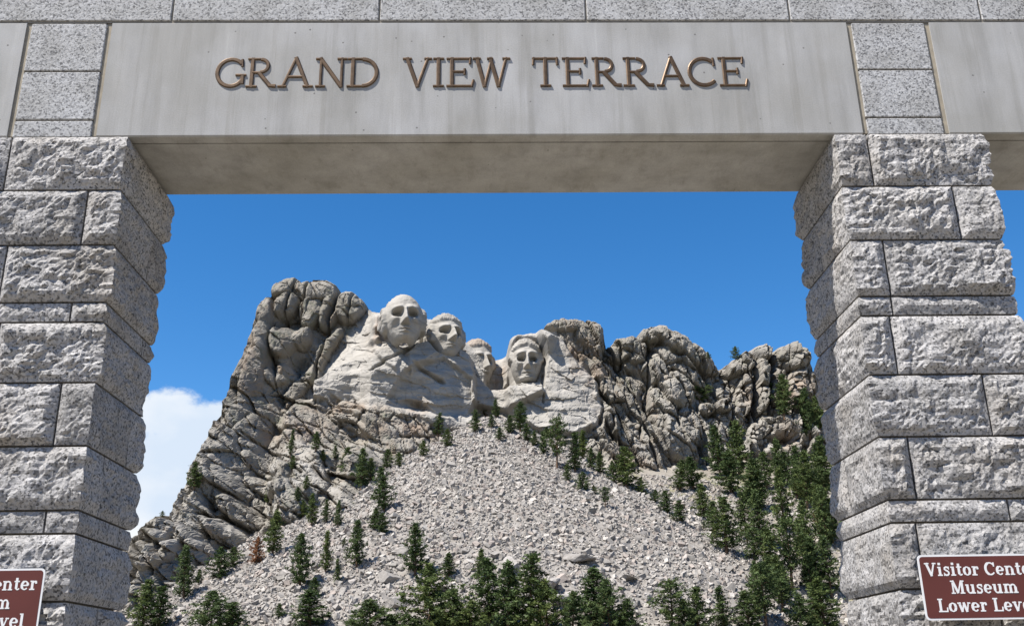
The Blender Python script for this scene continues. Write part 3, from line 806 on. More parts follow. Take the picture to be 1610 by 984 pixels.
# ------------------------------------------------------------------ pines
def pine_proto(seed, style):
    r = np.random.default_rng(seed)
    # trunk, unit height
    nseg, ns = 9, 6
    V, F = [], []
    lean = r.normal(0, 0.012, 2)
    rad0 = 0.020 if style != 'spire' else 0.017
    for k in range(nseg + 1):
        t = k / nseg
        c = np.array([lean[0] * t * t + 0.004 * math.sin(7 * t + seed), lean[1] * t * t, t * 0.98 - 0.04])
        rr = rad0 * (1 - t) ** 0.85 + 0.0015
        for j in range(ns):
            an = 2 * math.pi * j / ns
            V.append(c + rr * np.array([math.cos(an), math.sin(an), 0]))
    for k in range(nseg):
        for j in range(ns):
            F.append((k * ns + j, k * ns + (j + 1) % ns, (k + 1) * ns + (j + 1) % ns, (k + 1) * ns + j))
    lo = {'spire': 0.08, 'cone': 0.10, 'open': 0.28, 'bush': 0.04}[style]
    wid = {'spire': 0.15, 'cone': 0.245, 'open': 0.24, 'bush': 0.42}[style]
    nl = {'spire': 70, 'cone': 78, 'open': 52, 'bush': 74}[style]
    LV, LF, LC = [], [], []
    for i in range(nl):
        t = lo + (0.985 - lo) * ((i + r.uniform(0, 1)) / nl)
        q = (t - lo) / (1 - lo)
        if style == 'spire': w = wid * (1 - q) ** 0.8 * (0.55 + 0.45 * min(1, q * 6))
        elif style == 'cone': w = wid * (1 - q ** 1.5) ** 0.95 * (0.5 + 0.5 * min(1, q * 4))
        elif style == 'open': w = wid * (1 - abs(2 * q - 0.85) ** 2.2 * 0.62) * (1 if q < .9 else .6)
        else: w = wid * (1 - q ** 1.8) * (0.6 + 0.4 * min(1, q * 4))
        w = max(0.02, w * r.uniform(0.5, 1.22))
        az = i * 2.399 + r.uniform(-0.5, 0.5)
        dirn = np.array([math.cos(az), math.sin(az), 0])
        up = r.uniform(-0.15, 0.45) + 0.4 * q
        base = np.array([lean[0] * t * t, lean[1] * t * t, t])
        tip = base + dirn * w + np.array([0, 0, up * w * 0.8])
        b0 = len(V)
        th = 0.004 * (1 - q) + 0.0012
        side = np.array([-dirn[1], dirn[0], 0]) * th
        V += [base + side, base - side, base + np.array([0, 0, th * 1.6]), tip]
        F += [(b0, b0 + 1, b0 + 3), (b0 + 1, b0 + 2, b0 + 3), (b0 + 2, b0, b0 + 3)]
        ncl = int(4 + w * 34)
        clt = r.uniform(0.25, 0.8)
        for c in range(ncl):
            f = r.uniform(0.22, 1.02)
            cpos = base + (tip - base) * f + r.normal(0, 0.016, 3) * np.array([1, 1, 0.8])
            cs = r.uniform(0.016, 0.034) * (1.15 if style == 'bush' else 1)
            tone = np.clip(clt + r.normal(0, 0.16), 0, 1)
            for _ in range(7):
                d1 = r.normal(size=3); d1[2] = abs(d1[2]) * 0.7 + 0.1; d1 /= np.linalg.norm(d1)
                d2 = np.cross(d1, r.normal(size=3)); d2 /= np.linalg.norm(d2) + 1e-9
                k = len(LV)
                ctr = cpos + r.normal(0, cs * 0.45, 3)
                l_, w_ = cs * r.uniform(0.9, 1.5), cs * r.uniform(0.28, 0.5)
                LV += [ctr - d2 * w_, ctr + d1 * l_ * 0.5 - d2 * w_ * 0.4, ctr + d1 * l_, ctr + d2 * w_]
                LF += [(k, k + 1, k + 2, k + 3)]
                LC += [tone] * 4
    tm = mesh_from('trunk', np.array(V), F, M_BARK, smooth=True)
    out = {'trunk': tm}
    for nm, mt in (('live', M_LEAF), ('dead', M_DEAD)):
        cmsh = mesh_from('crown', np.array(LV), np.array(LF), mt)
        vcol(cmsh, 'tone', np.array(LC))
        out[nm] = cmsh
    out['w'] = {'spire': 0.34, 'cone': 0.54, 'open': 0.54, 'bush': 0.9}[style]
    return out
PR = {st: [pine_proto(900 + 10 * k + j, st) for j in range(n)] for k, (st, n) in enumerate((('spire', 3), ('cone', 4), ('open', 3), ('bush', 2)))}

# base u, base v, height px, width px, style, region key
TREES = [
 (305, 770, 42, 26, 'cone', 'ridge'), (1157, 565, 22, 18, 'bush', 'rim'), (1114, 564, 12, 10, 'bush', 'rim'), (255, 812, 9, 8, 'bush', 'ridge'),
 (459, 740, 24, 14, 'cone', 'wall'), (456, 717, 42, 13, 'spire', 'wall'), (496, 710, 32, 17, 'cone', 'wall'), (507, 726, 20, 13, 'cone', 'wall'), (481, 770, 22, 12, 'cone', 'wall'), (468, 790, 24, 14, 'cone', 'wall'), (420, 792, 22, 12, 'cone', 'wall'),
 (428, 875, 68, 32, 'cone', 'slab'), (344, 910, 46, 36, 'bush', 'slab'), (366, 892, 30, 30, 'bush', 'slab'), (288, 945, 80, 36, 'cone', 'slab'), (312, 918, 22, 14, 'cone', 'slab'), (402, 886, 40, 26, 'bush', 'dead'),
 (471, 926, 80, 38, 'cone', 'lowleft'), (495, 940, 30, 22, 'cone', 'lowleft'), (486, 992, 58, 48, 'cone', 'lowleft'), (438, 972, 22, 14, 'cone', 'lowleft'), (512, 902, 62, 18, 'spire', 'lowleft'), (560, 894, 72, 36, 'cone', 'lowleft'), (530, 918, 36, 12, 'spire', 'lowleft'), (540, 860, 14, 10, 'cone', 'lowleft'),
 (222, 1000, 80, 44, 'cone', 'corner'), (248, 992, 64, 36, 'cone', 'corner'), (330, 1010, 72, 70, 'bush', 'corner'), (362, 1010, 56, 40, 'cone', 'corner'), (585, 1012, 62, 70, 'bush', 'corner'), (612, 1010, 40, 40, 'bush', 'corner'),
 (527, 722, 22, 13, 'cone', 'bowl'), (546, 752, 48, 24, 'cone', 'bowl'), (568, 770, 64, 30, 'cone', 'bowl'), (583, 760, 40, 20, 'cone', 'bowl'), (608, 738, 32, 24, 'cone', 'bowl'), (627, 735, 24, 18, 'cone', 'bowl'), (604, 806, 70, 42, 'cone', 'bowl'), (490, 828, 50, 22, 'cone', 'bowl'), (513, 822, 36, 15, 'cone', 'bowl'), (530, 830, 42, 17, 'cone', 'bowl'), (588, 834, 34, 24, 'cone', 'bowl'), (601, 840, 32, 22, 'cone', 'bowl'), (476, 815, 28, 16, 'cone', 'bowl'),
 (653, 904, 76, 44, 'cone', 'mid'), (706, 908, 36, 26, 'cone', 'mid'), (757, 908, 42, 26, 'cone', 'mid'), (665, 718, 26, 16, 'cone', 'mid'),
 (688, 686, 38, 17, 'cone', 'apex'), (704, 704, 30, 22, 'cone', 'apex'), (747, 681, 38, 22, 'cone', 'apex'), (763, 655, 34, 17, 'cone', 'apex'), (780, 657, 30, 17, 'cone', 'apex'), (773, 673, 22, 13, 'cone', 'apex'), (785, 693, 22, 18, 'cone', 'apex'), (802, 682, 30, 18, 'cone', 'apex'), (818, 678, 48, 26, 'cone', 'apex'),
 (829, 694, 28, 18, 'cone', 'rimright'), (841, 702, 26, 18, 'cone', 'rimright'), (855, 716, 38, 14, 'spire', 'rimright'), (876, 737, 82, 30, 'open', 'rimright'), (893, 757, 28, 14, 'cone', 'rimright'), (904, 742, 62, 21, 'spire', 'rimright'), (916, 722, 46, 18, 'spire', 'rimright'), (917, 772, 30, 24, 'bush', 'rimright'), (935, 777, 15, 11, 'bush', 'rimright'), (952, 798, 32, 16, 'open', 'rimright'), (929, 738, 34, 20, 'cone', 'rimright'), (944, 745, 34, 20, 'cone', 'rimright'), (985, 768, 66, 44, 'cone', 'rimright'), (965, 758, 34, 24, 'bush', 'rimright'), (1009, 778, 26, 22, 'bush', 'rimright'), (1030, 790, 20, 20, 'bush', 'rimright'), (1050, 808, 36, 26, 'cone', 'rimright'), (1070, 822, 34, 26, 'cone', 'rimright'), (860, 690, 20, 14, 'cone', 'rimright'),
 (1069, 772, 48, 28, 'cone', 'gully'), (1090, 770, 52, 34, 'cone', 'gully'), (1108, 818, 56, 36, 'cone', 'gully'), (1143, 870, 84, 54, 'cone', 'gully'), (1122, 840, 50, 32, 'cone', 'gully'), (1100, 632, 38, 38, 'bush', 'cliffright'), (1234, 657, 72, 40, 'cone', 'cliffright'), (1216, 640, 40, 24, 'cone', 'cliffright'), (1274, 692, 84, 36, 'cone', 'cliffright'), (1290, 680, 60, 30, 'cone', 'cliffright'),
 (1133, 748, 80, 32, 'cone', 'stand'), (1163, 750, 88, 50, 'cone', 'stand'), (1150, 780, 70, 44, 'cone', 'stand'), (1182, 800, 76, 44, 'cone', 'stand'), (1200, 865, 92, 46, 'cone', 'stand'), (1205, 770, 60, 34, 'cone', 'stand'), (1234, 838, 100, 44, 'cone', 'stand'), (1247, 932, 112, 50, 'open', 'stand'), (1270, 800, 90, 40, 'cone', 'stand'), (1290, 770, 84, 40, 'cone', 'stand'), (1175, 850, 74, 40, 'cone', 'stand'), (1215, 920, 84, 40, 'cone', 'stand'), (1188, 900, 66, 40, 'open', 'stand'), (1268, 880, 88, 44, 'cone', 'stand'), (1300, 860, 90, 44, 'cone', 'stand'), (1280, 930, 80, 46, 'cone', 'stand'), (1308, 940, 92, 50, 'cone', 'stand'), (1240, 760, 50, 30, 'cone', 'stand'), (1297, 852, 48, 28, 'open', 'dead'),
 (1300, 1000, 84, 54, 'cone', 'stand'), (1262, 1000, 60, 44, 'bush', 'front'), (1205, 990, 96, 40, 'open', 'front'), (1180, 996, 60, 40, 'cone', 'front'), (1140, 992, 64, 22, 'spire', 'front'), (1058, 1000, 80, 46, 'open', 'front'), (1100, 1004, 74, 46, 'cone', 'front'), (1080, 1010, 60, 40, 'bush', 'front'),
 (676, 992, 96, 84, 'bush', 'front'), (712, 1000, 66, 60, 'bush', 'front'), (770, 985, 98, 54, 'cone', 'front'), (800, 1004, 110, 50, 'cone', 'front'), (832, 1008, 126, 62, 'cone', 'front'), (862, 1012, 90, 56, 'bush', 'front'), (900, 1012, 74, 50, 'bush', 'front'), (934, 985, 84, 56, 'cone', 'front'), (960, 1004, 84, 60, 'bush', 'front'), (988, 1008, 60, 40, 'cone', 'front'), (740, 1010, 58, 50, 'bush', 'front'), (640, 1015, 44, 44, 'bush', 'front'),
]
for k in range(46):
    u_ = random.uniform(1075, 1318); v_ = random.uniform(745, 985)
    if u_ < 1190 or v_ < 760: continue
    TREES.append((u_, v_, random.uniform(46, 88), random.uniform(26, 42), random.choice(['cone', 'cone', 'open', 'spire']), 'crowd'))
REG = {
 'crowd': ('dark pine', 'crowded into the shaded stand beside the right pillar', 'crowded pines beside the right pillar'),
 'ridge': ('pine', 'on the left skyline ridge beside the cloud', 'pines on the left ridge'),
 'rim': ('small pine', 'against the sky on the right cliff rim', 'pines on the right cliff rim'),
 'wall': ('small dark pine', 'clinging to the rock wall left of the carved block', 'pines on the left rock wall'),
 'slab': ('dark green pine', 'at the foot of the tilted slabs lower left', 'pines below the tilted slabs'),
 'lowleft': ('green pine', 'on the rubble low left of the scree cone', 'pines on the lower left rubble'),
 'corner': ('bushy green pine', 'along the bottom edge beside the left pillar', 'pines along the bottom left'),
 'bowl': ('green pine', 'in the hollow left of the scree cone', 'pines in the hollow left of the scree'),
 'mid': ('dark pine', 'standing alone on the scree cone', 'single pines on the scree cone'),
 'apex': ('small pine', 'at the top of the scree cone below the heads', 'pines at the top of the scree'),
 'rimright': ('green pine', 'along the right rim of the scree cone', 'pines along the right rim of the scree'),
 'gully': ('green pine', 'in the gully right of the scree cone', 'pines in the right gully'),
 'cliffright': ('dark pine', 'on ledges of the right cliffs', 'pines on the right cliffs'),
 'stand': ('dark green pine', 'in the dense stand beside the right pillar', 'pine stand beside the right pillar'),
 'front': ('large green pine', 'in the front row along the bottom edge', 'front row pines'),
 'dead': ('reddish-brown dead pine', '', 'dead pines'),
}
ORD = ['leftmost', 'second from left', 'third from left', 'fourth from left', 'fifth from left', 'sixth from left', 'seventh from left', 'eighth from left', 'ninth from left', 'tenth from left',
       'eleventh from left', 'twelfth from left', 'thirteenth from left', 'fourteenth from left', 'fifteenth from left', 'sixteenth from left', 'seventeenth from left', 'eighteenth from left', 'nineteenth from left', 'twentieth from left', 'twenty-first from left', 'twenty-second from left', 'twenty-third from left', 'twenty-fourth from left']
byreg = {}
for tr in sorted(TREES): byreg.setdefault(tr[5], []).append(tr)
cnt = 0
for key, lst in byreg.items():
    kind, place, grp = REG[key]
    for j, (u, v, h, w, st, _) in enumerate(lst):
        p = stand(u, v)
        if p is None:
            p = stand(u, v + 6)
        if p is None: continue
        if key == 'dead':
            lab = 'reddish-brown dead pine at the foot of the tilted slabs' if u < 800 else 'reddish-brown dead pine beside the right pillar'
        elif len(lst) == 1 or key == 'crowd': lab = kind + ' ' + place
        else:
            lab = kind + ' ' + place + ', ' + (ORD[j] if j < len(lst) - 1 else 'rightmost')
        pr = PR[st][cnt % len(PR[st])]; cnt += 1
        root = bpy.data.objects.new('pine_tree', None); COL.objects.link(root)
        root.location = p
        Hm = h * mpx(p.y); Wm = w * (1.62 if v > 950 else 1.38) * random.uniform(0.88, 1.15) * mpx(p.y)
        root.scale = (Wm / pr['w'], Wm / pr['w'], Hm)
        root.rotation_euler = (R(random.gauss(0, 1.8)), R(random.gauss(0, 1.8)), random.uniform(0, 6.28))
        tag(root, lab, 'tree', grp)
        obj('trunk', pr['trunk'], root)
        obj('crown', pr['dead' if key == 'dead' else 'live'], root)

# ------------------------------------------------------------------ gateway
YF = 8.0                 # front plane of the beams
DEP = 1.17               # depth of the gateway
COURSES = [6.245, 5.705, 5.175, 4.643, 4.466, 3.938, 3.408, 2.893, 2.712, 2.20, 1.675, 1.15, 0.97, 0.45, 0.0]
J2 = 0.009               # half a joint

def rough_block(x0, x1, y0, y1, z0, z1, exp, amp, seed, res=0.028):
    """a rock-faced block; exp = exposed faces among 'x-','x+','y-','y+'; amp per face"""
    V, F = [], []
    base = 0
    c = np.array([(x0 + x1) / 2, (y0 + y1) / 2, (z0 + z1) / 2])
    rr_ = np.random.default_rng(seed)
    rk = rr_.uniform(0.65, 1.25); tl = rr_.uniform(-0.9, 0.9, 2) * np.array([0.8, 1.2])
    def disp(P):
        Q = P.copy()
        for f in exp:
            ax = 'xyz'.index(f[0]); sgn = 1 if f[1] == '+' else -1
            lim = {('x', -1): x0, ('x', 1): x1, ('y', -1): y0, ('y', 1): y1}[(f[0], sgn)]
            on = np.abs(P[:, ax] - lim) < 1e-6
            # distance from the joints around this face
            d = np.minimum(P[:, 2] - z0, z1 - P[:, 2])
            o = 1 - ax
            for g, lm in ((('y', 'x')[ax] + '-', (y0, x0)[ax]), (('y', 'x')[ax] + '+', (y1, x1)[ax])):
                if g not in exp: d = np.minimum(d, np.abs(P[:, o] - lm))
            a = amp[f]
            pil = sstep(-0.004, 0.085, d + 0.012 * fbm(P[:, 0] * 9, P[:, 1] * 9, P[:, 2] * 9, seed, 2)) ** 0.75
            big = fbm(P[:, 0] * 3.2, P[:, 1] * 3.2, P[:, 2] * 4.2, seed + 5, 3)
            r1 = np.abs(vnoise(P[:, 0] * 8, P[:, 1] * 8, P[:, 2] * 9, seed + 7))
            r2 = np.abs(vnoise(P[:, 0] * 17, P[:, 1] * 17, P[:, 2] * 19, seed + 8))
            fine = vnoise(P[:, 0] * 34, P[:, 1] * 34, P[:, 2] * 36, seed + 9)
            hh = pil * (0.62 + 0.60 * big + rk * (0.48 * (r1 - 0.3) + 0.32 * (r2 - 0.3) + 0.2 * fine) + tl[0] * (P[:, o] - c[o]) + tl[1] * (P[:, 2] - c[2]))
            Q[:, ax] += sgn * np.where(on, a * hh, 0)
        return Q
    def grid(o, e1, e2, l1, l2, fineg):
        nonlocal base
        n1 = max(1, int(math.ceil(l1 / res))) if fineg else 1
        n2 = max(1, int(math.ceil(l2 / res))) if fineg else 1
        a, b = np.meshgrid(np.linspace(0, l1, n1 + 1), np.linspace(0, l2, n2 + 1))
        P = np.array(o)[None] + a.reshape(-1, 1) * np.array(e1)[None] + b.reshape(-1, 1) * np.array(e2)[None]
        I = np.arange(P.shape[0]).reshape(n2 + 1, n1 + 1) + base
        V.append(disp(P)); base += len(P)
        F.extend(np.stack([I[:-1, :-1], I[:-1, 1:], I[1:, 1:], I[1:, :-1]], -1).reshape(-1, 4).tolist())
    lx, ly, lz = x1 - x0, y1 - y0, z1 - z0
    X, Y, Z = (1, 0, 0), (0, 1, 0), (0, 0, 1)
    grid((x0, y0, z0), X, Z, lx, lz, True)                         # front
    grid((x1, y0, z0), Y, Z, ly, lz, True)                         # x+
    grid((x0, y1, z0), (0, -1, 0), Z, ly, lz, True)                # x-
    grid((x1, y1, z0), (-1, 0, 0), Z, lx, lz, True)                # back
    grid((x0, y0, z1), X, Y, lx, ly, True)                         # top
    grid((x0, y1, z0), X, (0, -1, 0), lx, ly, True)                # bottom
    return np.concatenate(V) - c, np.array(F), c

def pillar(x0, x1, inner, splits, label, seed):
    """inner: which side faces the middle opening. splits: per course (front joint X or None, side joint fraction or None)"""
    y0, y1 = YF - 0.03, YF + DEP
    root = bpy.data.objects.new('granite_pillar', None); COL.objects.link(root)
    root.location = ((x0 + x1) / 2, (y0 + y1) / 2, 0)
    tag(root, label, 'pillar', 'granite pillars of the gateway')
    rc = np.array(root.location)
    bl = [(x0 + 0.05, x1 - 0.05, y0 + 0.05, y1 - 0.05, 0.0, COURSES[0] - 0.012)]
    Vm, Fm = boxes(bl)
    obj('mortar', mesh_from('mortar', np.array(Vm) - rc, Fm, M_MORTAR), root)
    k = 0
    inn = 'x+' if inner > 0 else 'x-'
    out = 'x-' if inner > 0 else 'x+'
    amp = {inn: 0.044, out: 0.048, 'y-': 0.060, 'y+': 0.062}
    for ci in range(len(COURSES) - 1):
        zt, zb = COURSES[ci] - J2, COURSES[ci + 1] + J2
        thin = zt - zb < 0.3
        am = {q: a * (0.55 if thin else 1) for q, a in amp.items()}
        fj, sj = splits[ci]
        xs_ = [x0] + ([fj] if fj is not None else []) + [x1]
        jj = lambda a, b, lo, hi: (a + (J2 if a > lo else 0), b - (J2 if b < hi else 0))
        for xi in range(len(xs_) - 1):
            a, b = jj(xs_[xi], xs_[xi + 1], x0, x1)
            touches = (b >= x1 - 1e-6) if inner > 0 else (a <= x0 + 1e-6)
            ysl = [y0, y0 + (y1 - y0) * sj, y1] if (sj is not None and touches) else ([y0, (y0 + y1) / 2 + 0.07, y1] if not touches else [y0, y1])
            for yi in range(len(ysl) - 1):
                c, d = jj(ysl[yi], ysl[yi + 1], y0, y1)
                ex = []
                if a <= x0 + 1e-6: ex.append('x-')
                if b >= x1 - 1e-6: ex.append('x+')
                if c <= y0 + 1e-6: ex.append('y-')
                if d >= y1 - 1e-6: ex.append('y+')
                k += 1
                Vb, Fb, cc_ = rough_block(a, b, c, d, zb, zt, ex, am, seed + k * 13)
                obj('granite_block', mesh_from('granite_block', Vb, Fb, M_ROUGH), root, cc_ - rc)
    return root

fx = lambda u, v: at(u, v, 7.93)[0]
LX0, LX1, RX0, RX1 = -4.60, -3.245, 3.195, 4.555
left_splits = [(fx(8, 260), None), (fx(130, 340), 0.72), (-4.15, None), (fx(108, 490), 0.8), (-4.1, None), (fx(87, 650), 0.75), (-4.2, 0.33), (fx(67, 820), 0.78), (-4.0, None), (-3.75, 0.55), (-4.1, None), (-3.8, None), (-4.0, 0.5), (-3.9, None)]
right_splits = [(fx(1371, 250), None), (fx(1507, 330), 0.62), (fx(1397, 420), None), (fx(1405, 478), 0.75), (fx(1408, 540), 0.6), (fx(1555, 630), None), (fx(1437, 735), 0.7), (fx(1590, 800), None), (fx(1450, 870), None), (3.95, 0.6), (3.6, None), (3.9, None), (3.7, 0.6), (3.9, None)]
pillar(LX0, LX1, +1, left_splits, 'rock-faced granite pillar at the left of the opening, shaded on its inner side', 2000)
pillar(RX0, RX1, -1, right_splits, 'rock-faced granite pillar at the right of the opening, sky on both sides', 5000)

# dressed piers that stand on the pillars between the beams
BT, BB = 7.49, 6.262     # beam top and bottom
def smooth_block_mesh(lx, ly, lz, bev=0.008):
    V, F = [], []
    hx, hy, hz = lx / 2, ly / 2, lz / 2
    b = bev
    ring = [(-hx, -hy + b), (-hx + b, -hy), (hx - b, -hy), (hx, -hy + b), (hx, hy), (-hx, hy)]
    lev = [(-hz, b), (-hz + b, 0), (hz - b, 0), (hz, b)]
    for z, ins in lev:
        for (x, y) in ring:
            V.append((x * (1 - ins / hx), y + (ins if y < 0 else 0), z))
    n = len(ring)
    for k in range(3):
        for j in range(n):
            F.append((k * n + j, k * n + (j + 1) % n, (k + 1) * n + (j + 1) % n, (k + 1) * n + j))
    F.append(tuple(range(n - 1, -1, -1))); F.append(tuple(range(3 * n, 4 * n)))
    return V, F

def pier(x0, x1, label):
    root = bpy.data.objects.new('dressed_pier', None); COL.objects.link(root)
    root.location = ((x0 + x1) / 2, YF + DEP / 2, BB)
    tag(root, label, 'pier', 'dressed granite piers between the beams')
    zs = [BB - 0.012, 6.435, 6.955, BT]
    for k in range(3):
        a, b = zs[k] + 0.007, zs[k + 1] - 0.007
        V, F = smooth_block_mesh(x1 - x0, DEP, b - a)
        obj('granite_block', mesh_from('granite_block', V, F, M_SMOOTH), root, (0, 0, (a + b) / 2 - BB))
    V, F = boxes([(x0 + 0.03, x1 - 0.03, YF + 0.022, YF + DEP - 0.03, zs[0] + 0.008, BT - 0.008)])
    obj('mortar', mesh_from('mortar', np.array(V) - np.array(root.location), F, M_MORTAR), root)
LB = (-3.545, 3.475)     # middle beam
LP = (-4.30, -3.592)
RP = (3.525, 4.235)
pier(*LP, 'dressed granite pier of three blocks left of the lettered beam')
pier(*RP, 'dressed granite pier of three blocks right of the lettered beam')
# sealant strips in the open joints beside the piers
for (a, b) in ((LP[1], LB[0]), (LB[1], RP[0])):
    pass

def beam(x0, x1, label, name='concrete_beam', seal=(True, True)):
    root = bpy.data.objects.new(name, None); COL.objects.link(root)
    root.location = ((x0 + x1) / 2, YF + DEP / 2, BB)
    rc = np.array(root.location)
    tag(root, label, 'beam', 'concrete beams of the gateway')
    # profile (y, z) with a chamfered nose, soffit strip and drip groove
    g0 = 0.125
    prof = [(0, 0.012), (0.012, 0), (g0, 0), (g0, 0.022), (g0 + 0.022, 0.022), (g0 + 0.022, 0.0), (DEP - 0.012, 0), (DEP, 0.012), (DEP, BT - BB), (0.008, BT - BB), (0, BT - BB - 0.008)]
    n = len(prof)
    V = [(x, YF + y, BB + z) for x in (x0, x1) for y, z in prof]
    F = [(j, j + n, (j + 1) % n + n, (j + 1) % n) for j in range(n)] + [tuple(range(n)), tuple(range(2 * n - 1, n - 1, -1))]
    obj('cast_beam', mesh_from('cast_beam', np.array(V) - rc, F, M_CONC), root)
    return root
mid = beam(*LB, 'pale concrete beam with raised bronze lettering spanning the opening')
lft = beam(LX0 - 6.0, LP[0] - 0.047, 'plain concrete beam cut off at the left edge')
rgt = beam(RP[1] + 0.05, RX1 + 6.0, 'plain concrete beam cut off at the right edge')
for x0, x1, par in ((LB[1] + 0.001, RP[0] - 0.001, mid), (LP[1] + 0.001, LB[0] - 0.001, mid), (RP[1] + 0.001, RP[1] + 0.049, rgt), (LP[0] - 0.046, LP[0] - 0.001, lft)):
    V, F = boxes([(x0, x1, YF + 0.016, YF + DEP - 0.05, BB + 0.012, BT - 0.006)])
    obj('joint_sealant', mesh_from('joint_sealant', np.array(V) - np.array(par.location), F, M_SEAL), par)

# top course
root = bpy.data.objects.new('top_course', None); COL.objects.link(root)
root.location = (0, YF + DEP / 2, BT)
tag(root, 'row of dressed granite blocks running along the top of the gateway', 'coping')
jx = [at(u, 15, YF)[0] for u in (-55, 272, 597, 921, 1240, 1540)]
st = (jx[-1] - jx[0]) / 5
jx = [jx[0] - 3 * st, jx[0] - 2 * st, jx[0] - st] + jx + [jx[-1] + st, jx[-1] + 2 * st, jx[-1] + 3 * st]
for a, b in zip(jx[:-1], jx[1:]):
    V, F = smooth_block_mesh(b - a - 0.016, DEP + 0.006, 0.56)
    obj('granite_block', mesh_from('granite_block', V, F, M_SMOOTH), root, ((a + b) / 2, 0, 0.024 + 0.28))
V, F = boxes([(jx[0] + .03, jx[-1] - .03, -DEP / 2 + 0.01, DEP / 2 - 0.01, 0.002, 0.56)])
obj('mortar', mesh_from('mortar', V, F, M_MORTAR), root)
V, F = boxes([(jx[0], jx[-1], -DEP / 2 - 0.10, DEP / 2 + 0.1, 0.60, 0.85)])
obj('capstone', mesh_from('capstone', V, F, M_SMOOTH), root)

# pillars that carry the outer ends of the side beams
# ------------------------------------------------------------------ lettering
def arc(cx_, cy_, rx, ry, a0, a1, n=18):
    return [(cx_ + rx * math.cos(R(a0 + (a1 - a0) * i / n)), cy_ + ry * math.sin(R(a0 + (a1 - a0) * i / n))) for i in range(n + 1)]

def stroke_mesh(strokes, depth, bev, eps=0.0005):
    """strokes: (points, width); swept trapezoid, back at y=0, front at y=-depth (x right, z up)"""
    V, F = [], []
    for si, (pts, w) in enumerate(strokes):
        P = np.array(pts, float); n = len(P)
        T_ = np.gradient(P, axis=0); T_ /= np.linalg.norm(T_, axis=1)[:, None] + 1e-12
        Nn = np.stack([-T_[:, 1], T_[:, 0]], 1)
        if not hasattr(w, '__len__'): w = [w] * n
        b0 = len(V); dp = depth + si * eps
        for i in range(n):
            e = 0.0
            for off_, y in ((-w[i] / 2, 0), (-w[i] / 2, -dp * 0.55), (-w[i] / 2 + bev, -dp), (w[i] / 2 - bev, -dp), (w[i] / 2, -dp * 0.55), (w[i] / 2, 0)):
                q = P[i] + Nn[i] * off_
                V.append((q[0], y, q[1]))
        for i in range(n - 1):
            for j in range(5):
                F.append((b0 + i * 6 + j, b0 + i * 6 + j + 1, b0 + (i + 1) * 6 + j + 1, b0 + (i + 1) * 6 + j))
        F.append(tuple(b0 + j for j in range(5, -1, -1))); F.append(tuple(b0 + (n - 1) * 6 + j for j in range(6)))
    return V, F

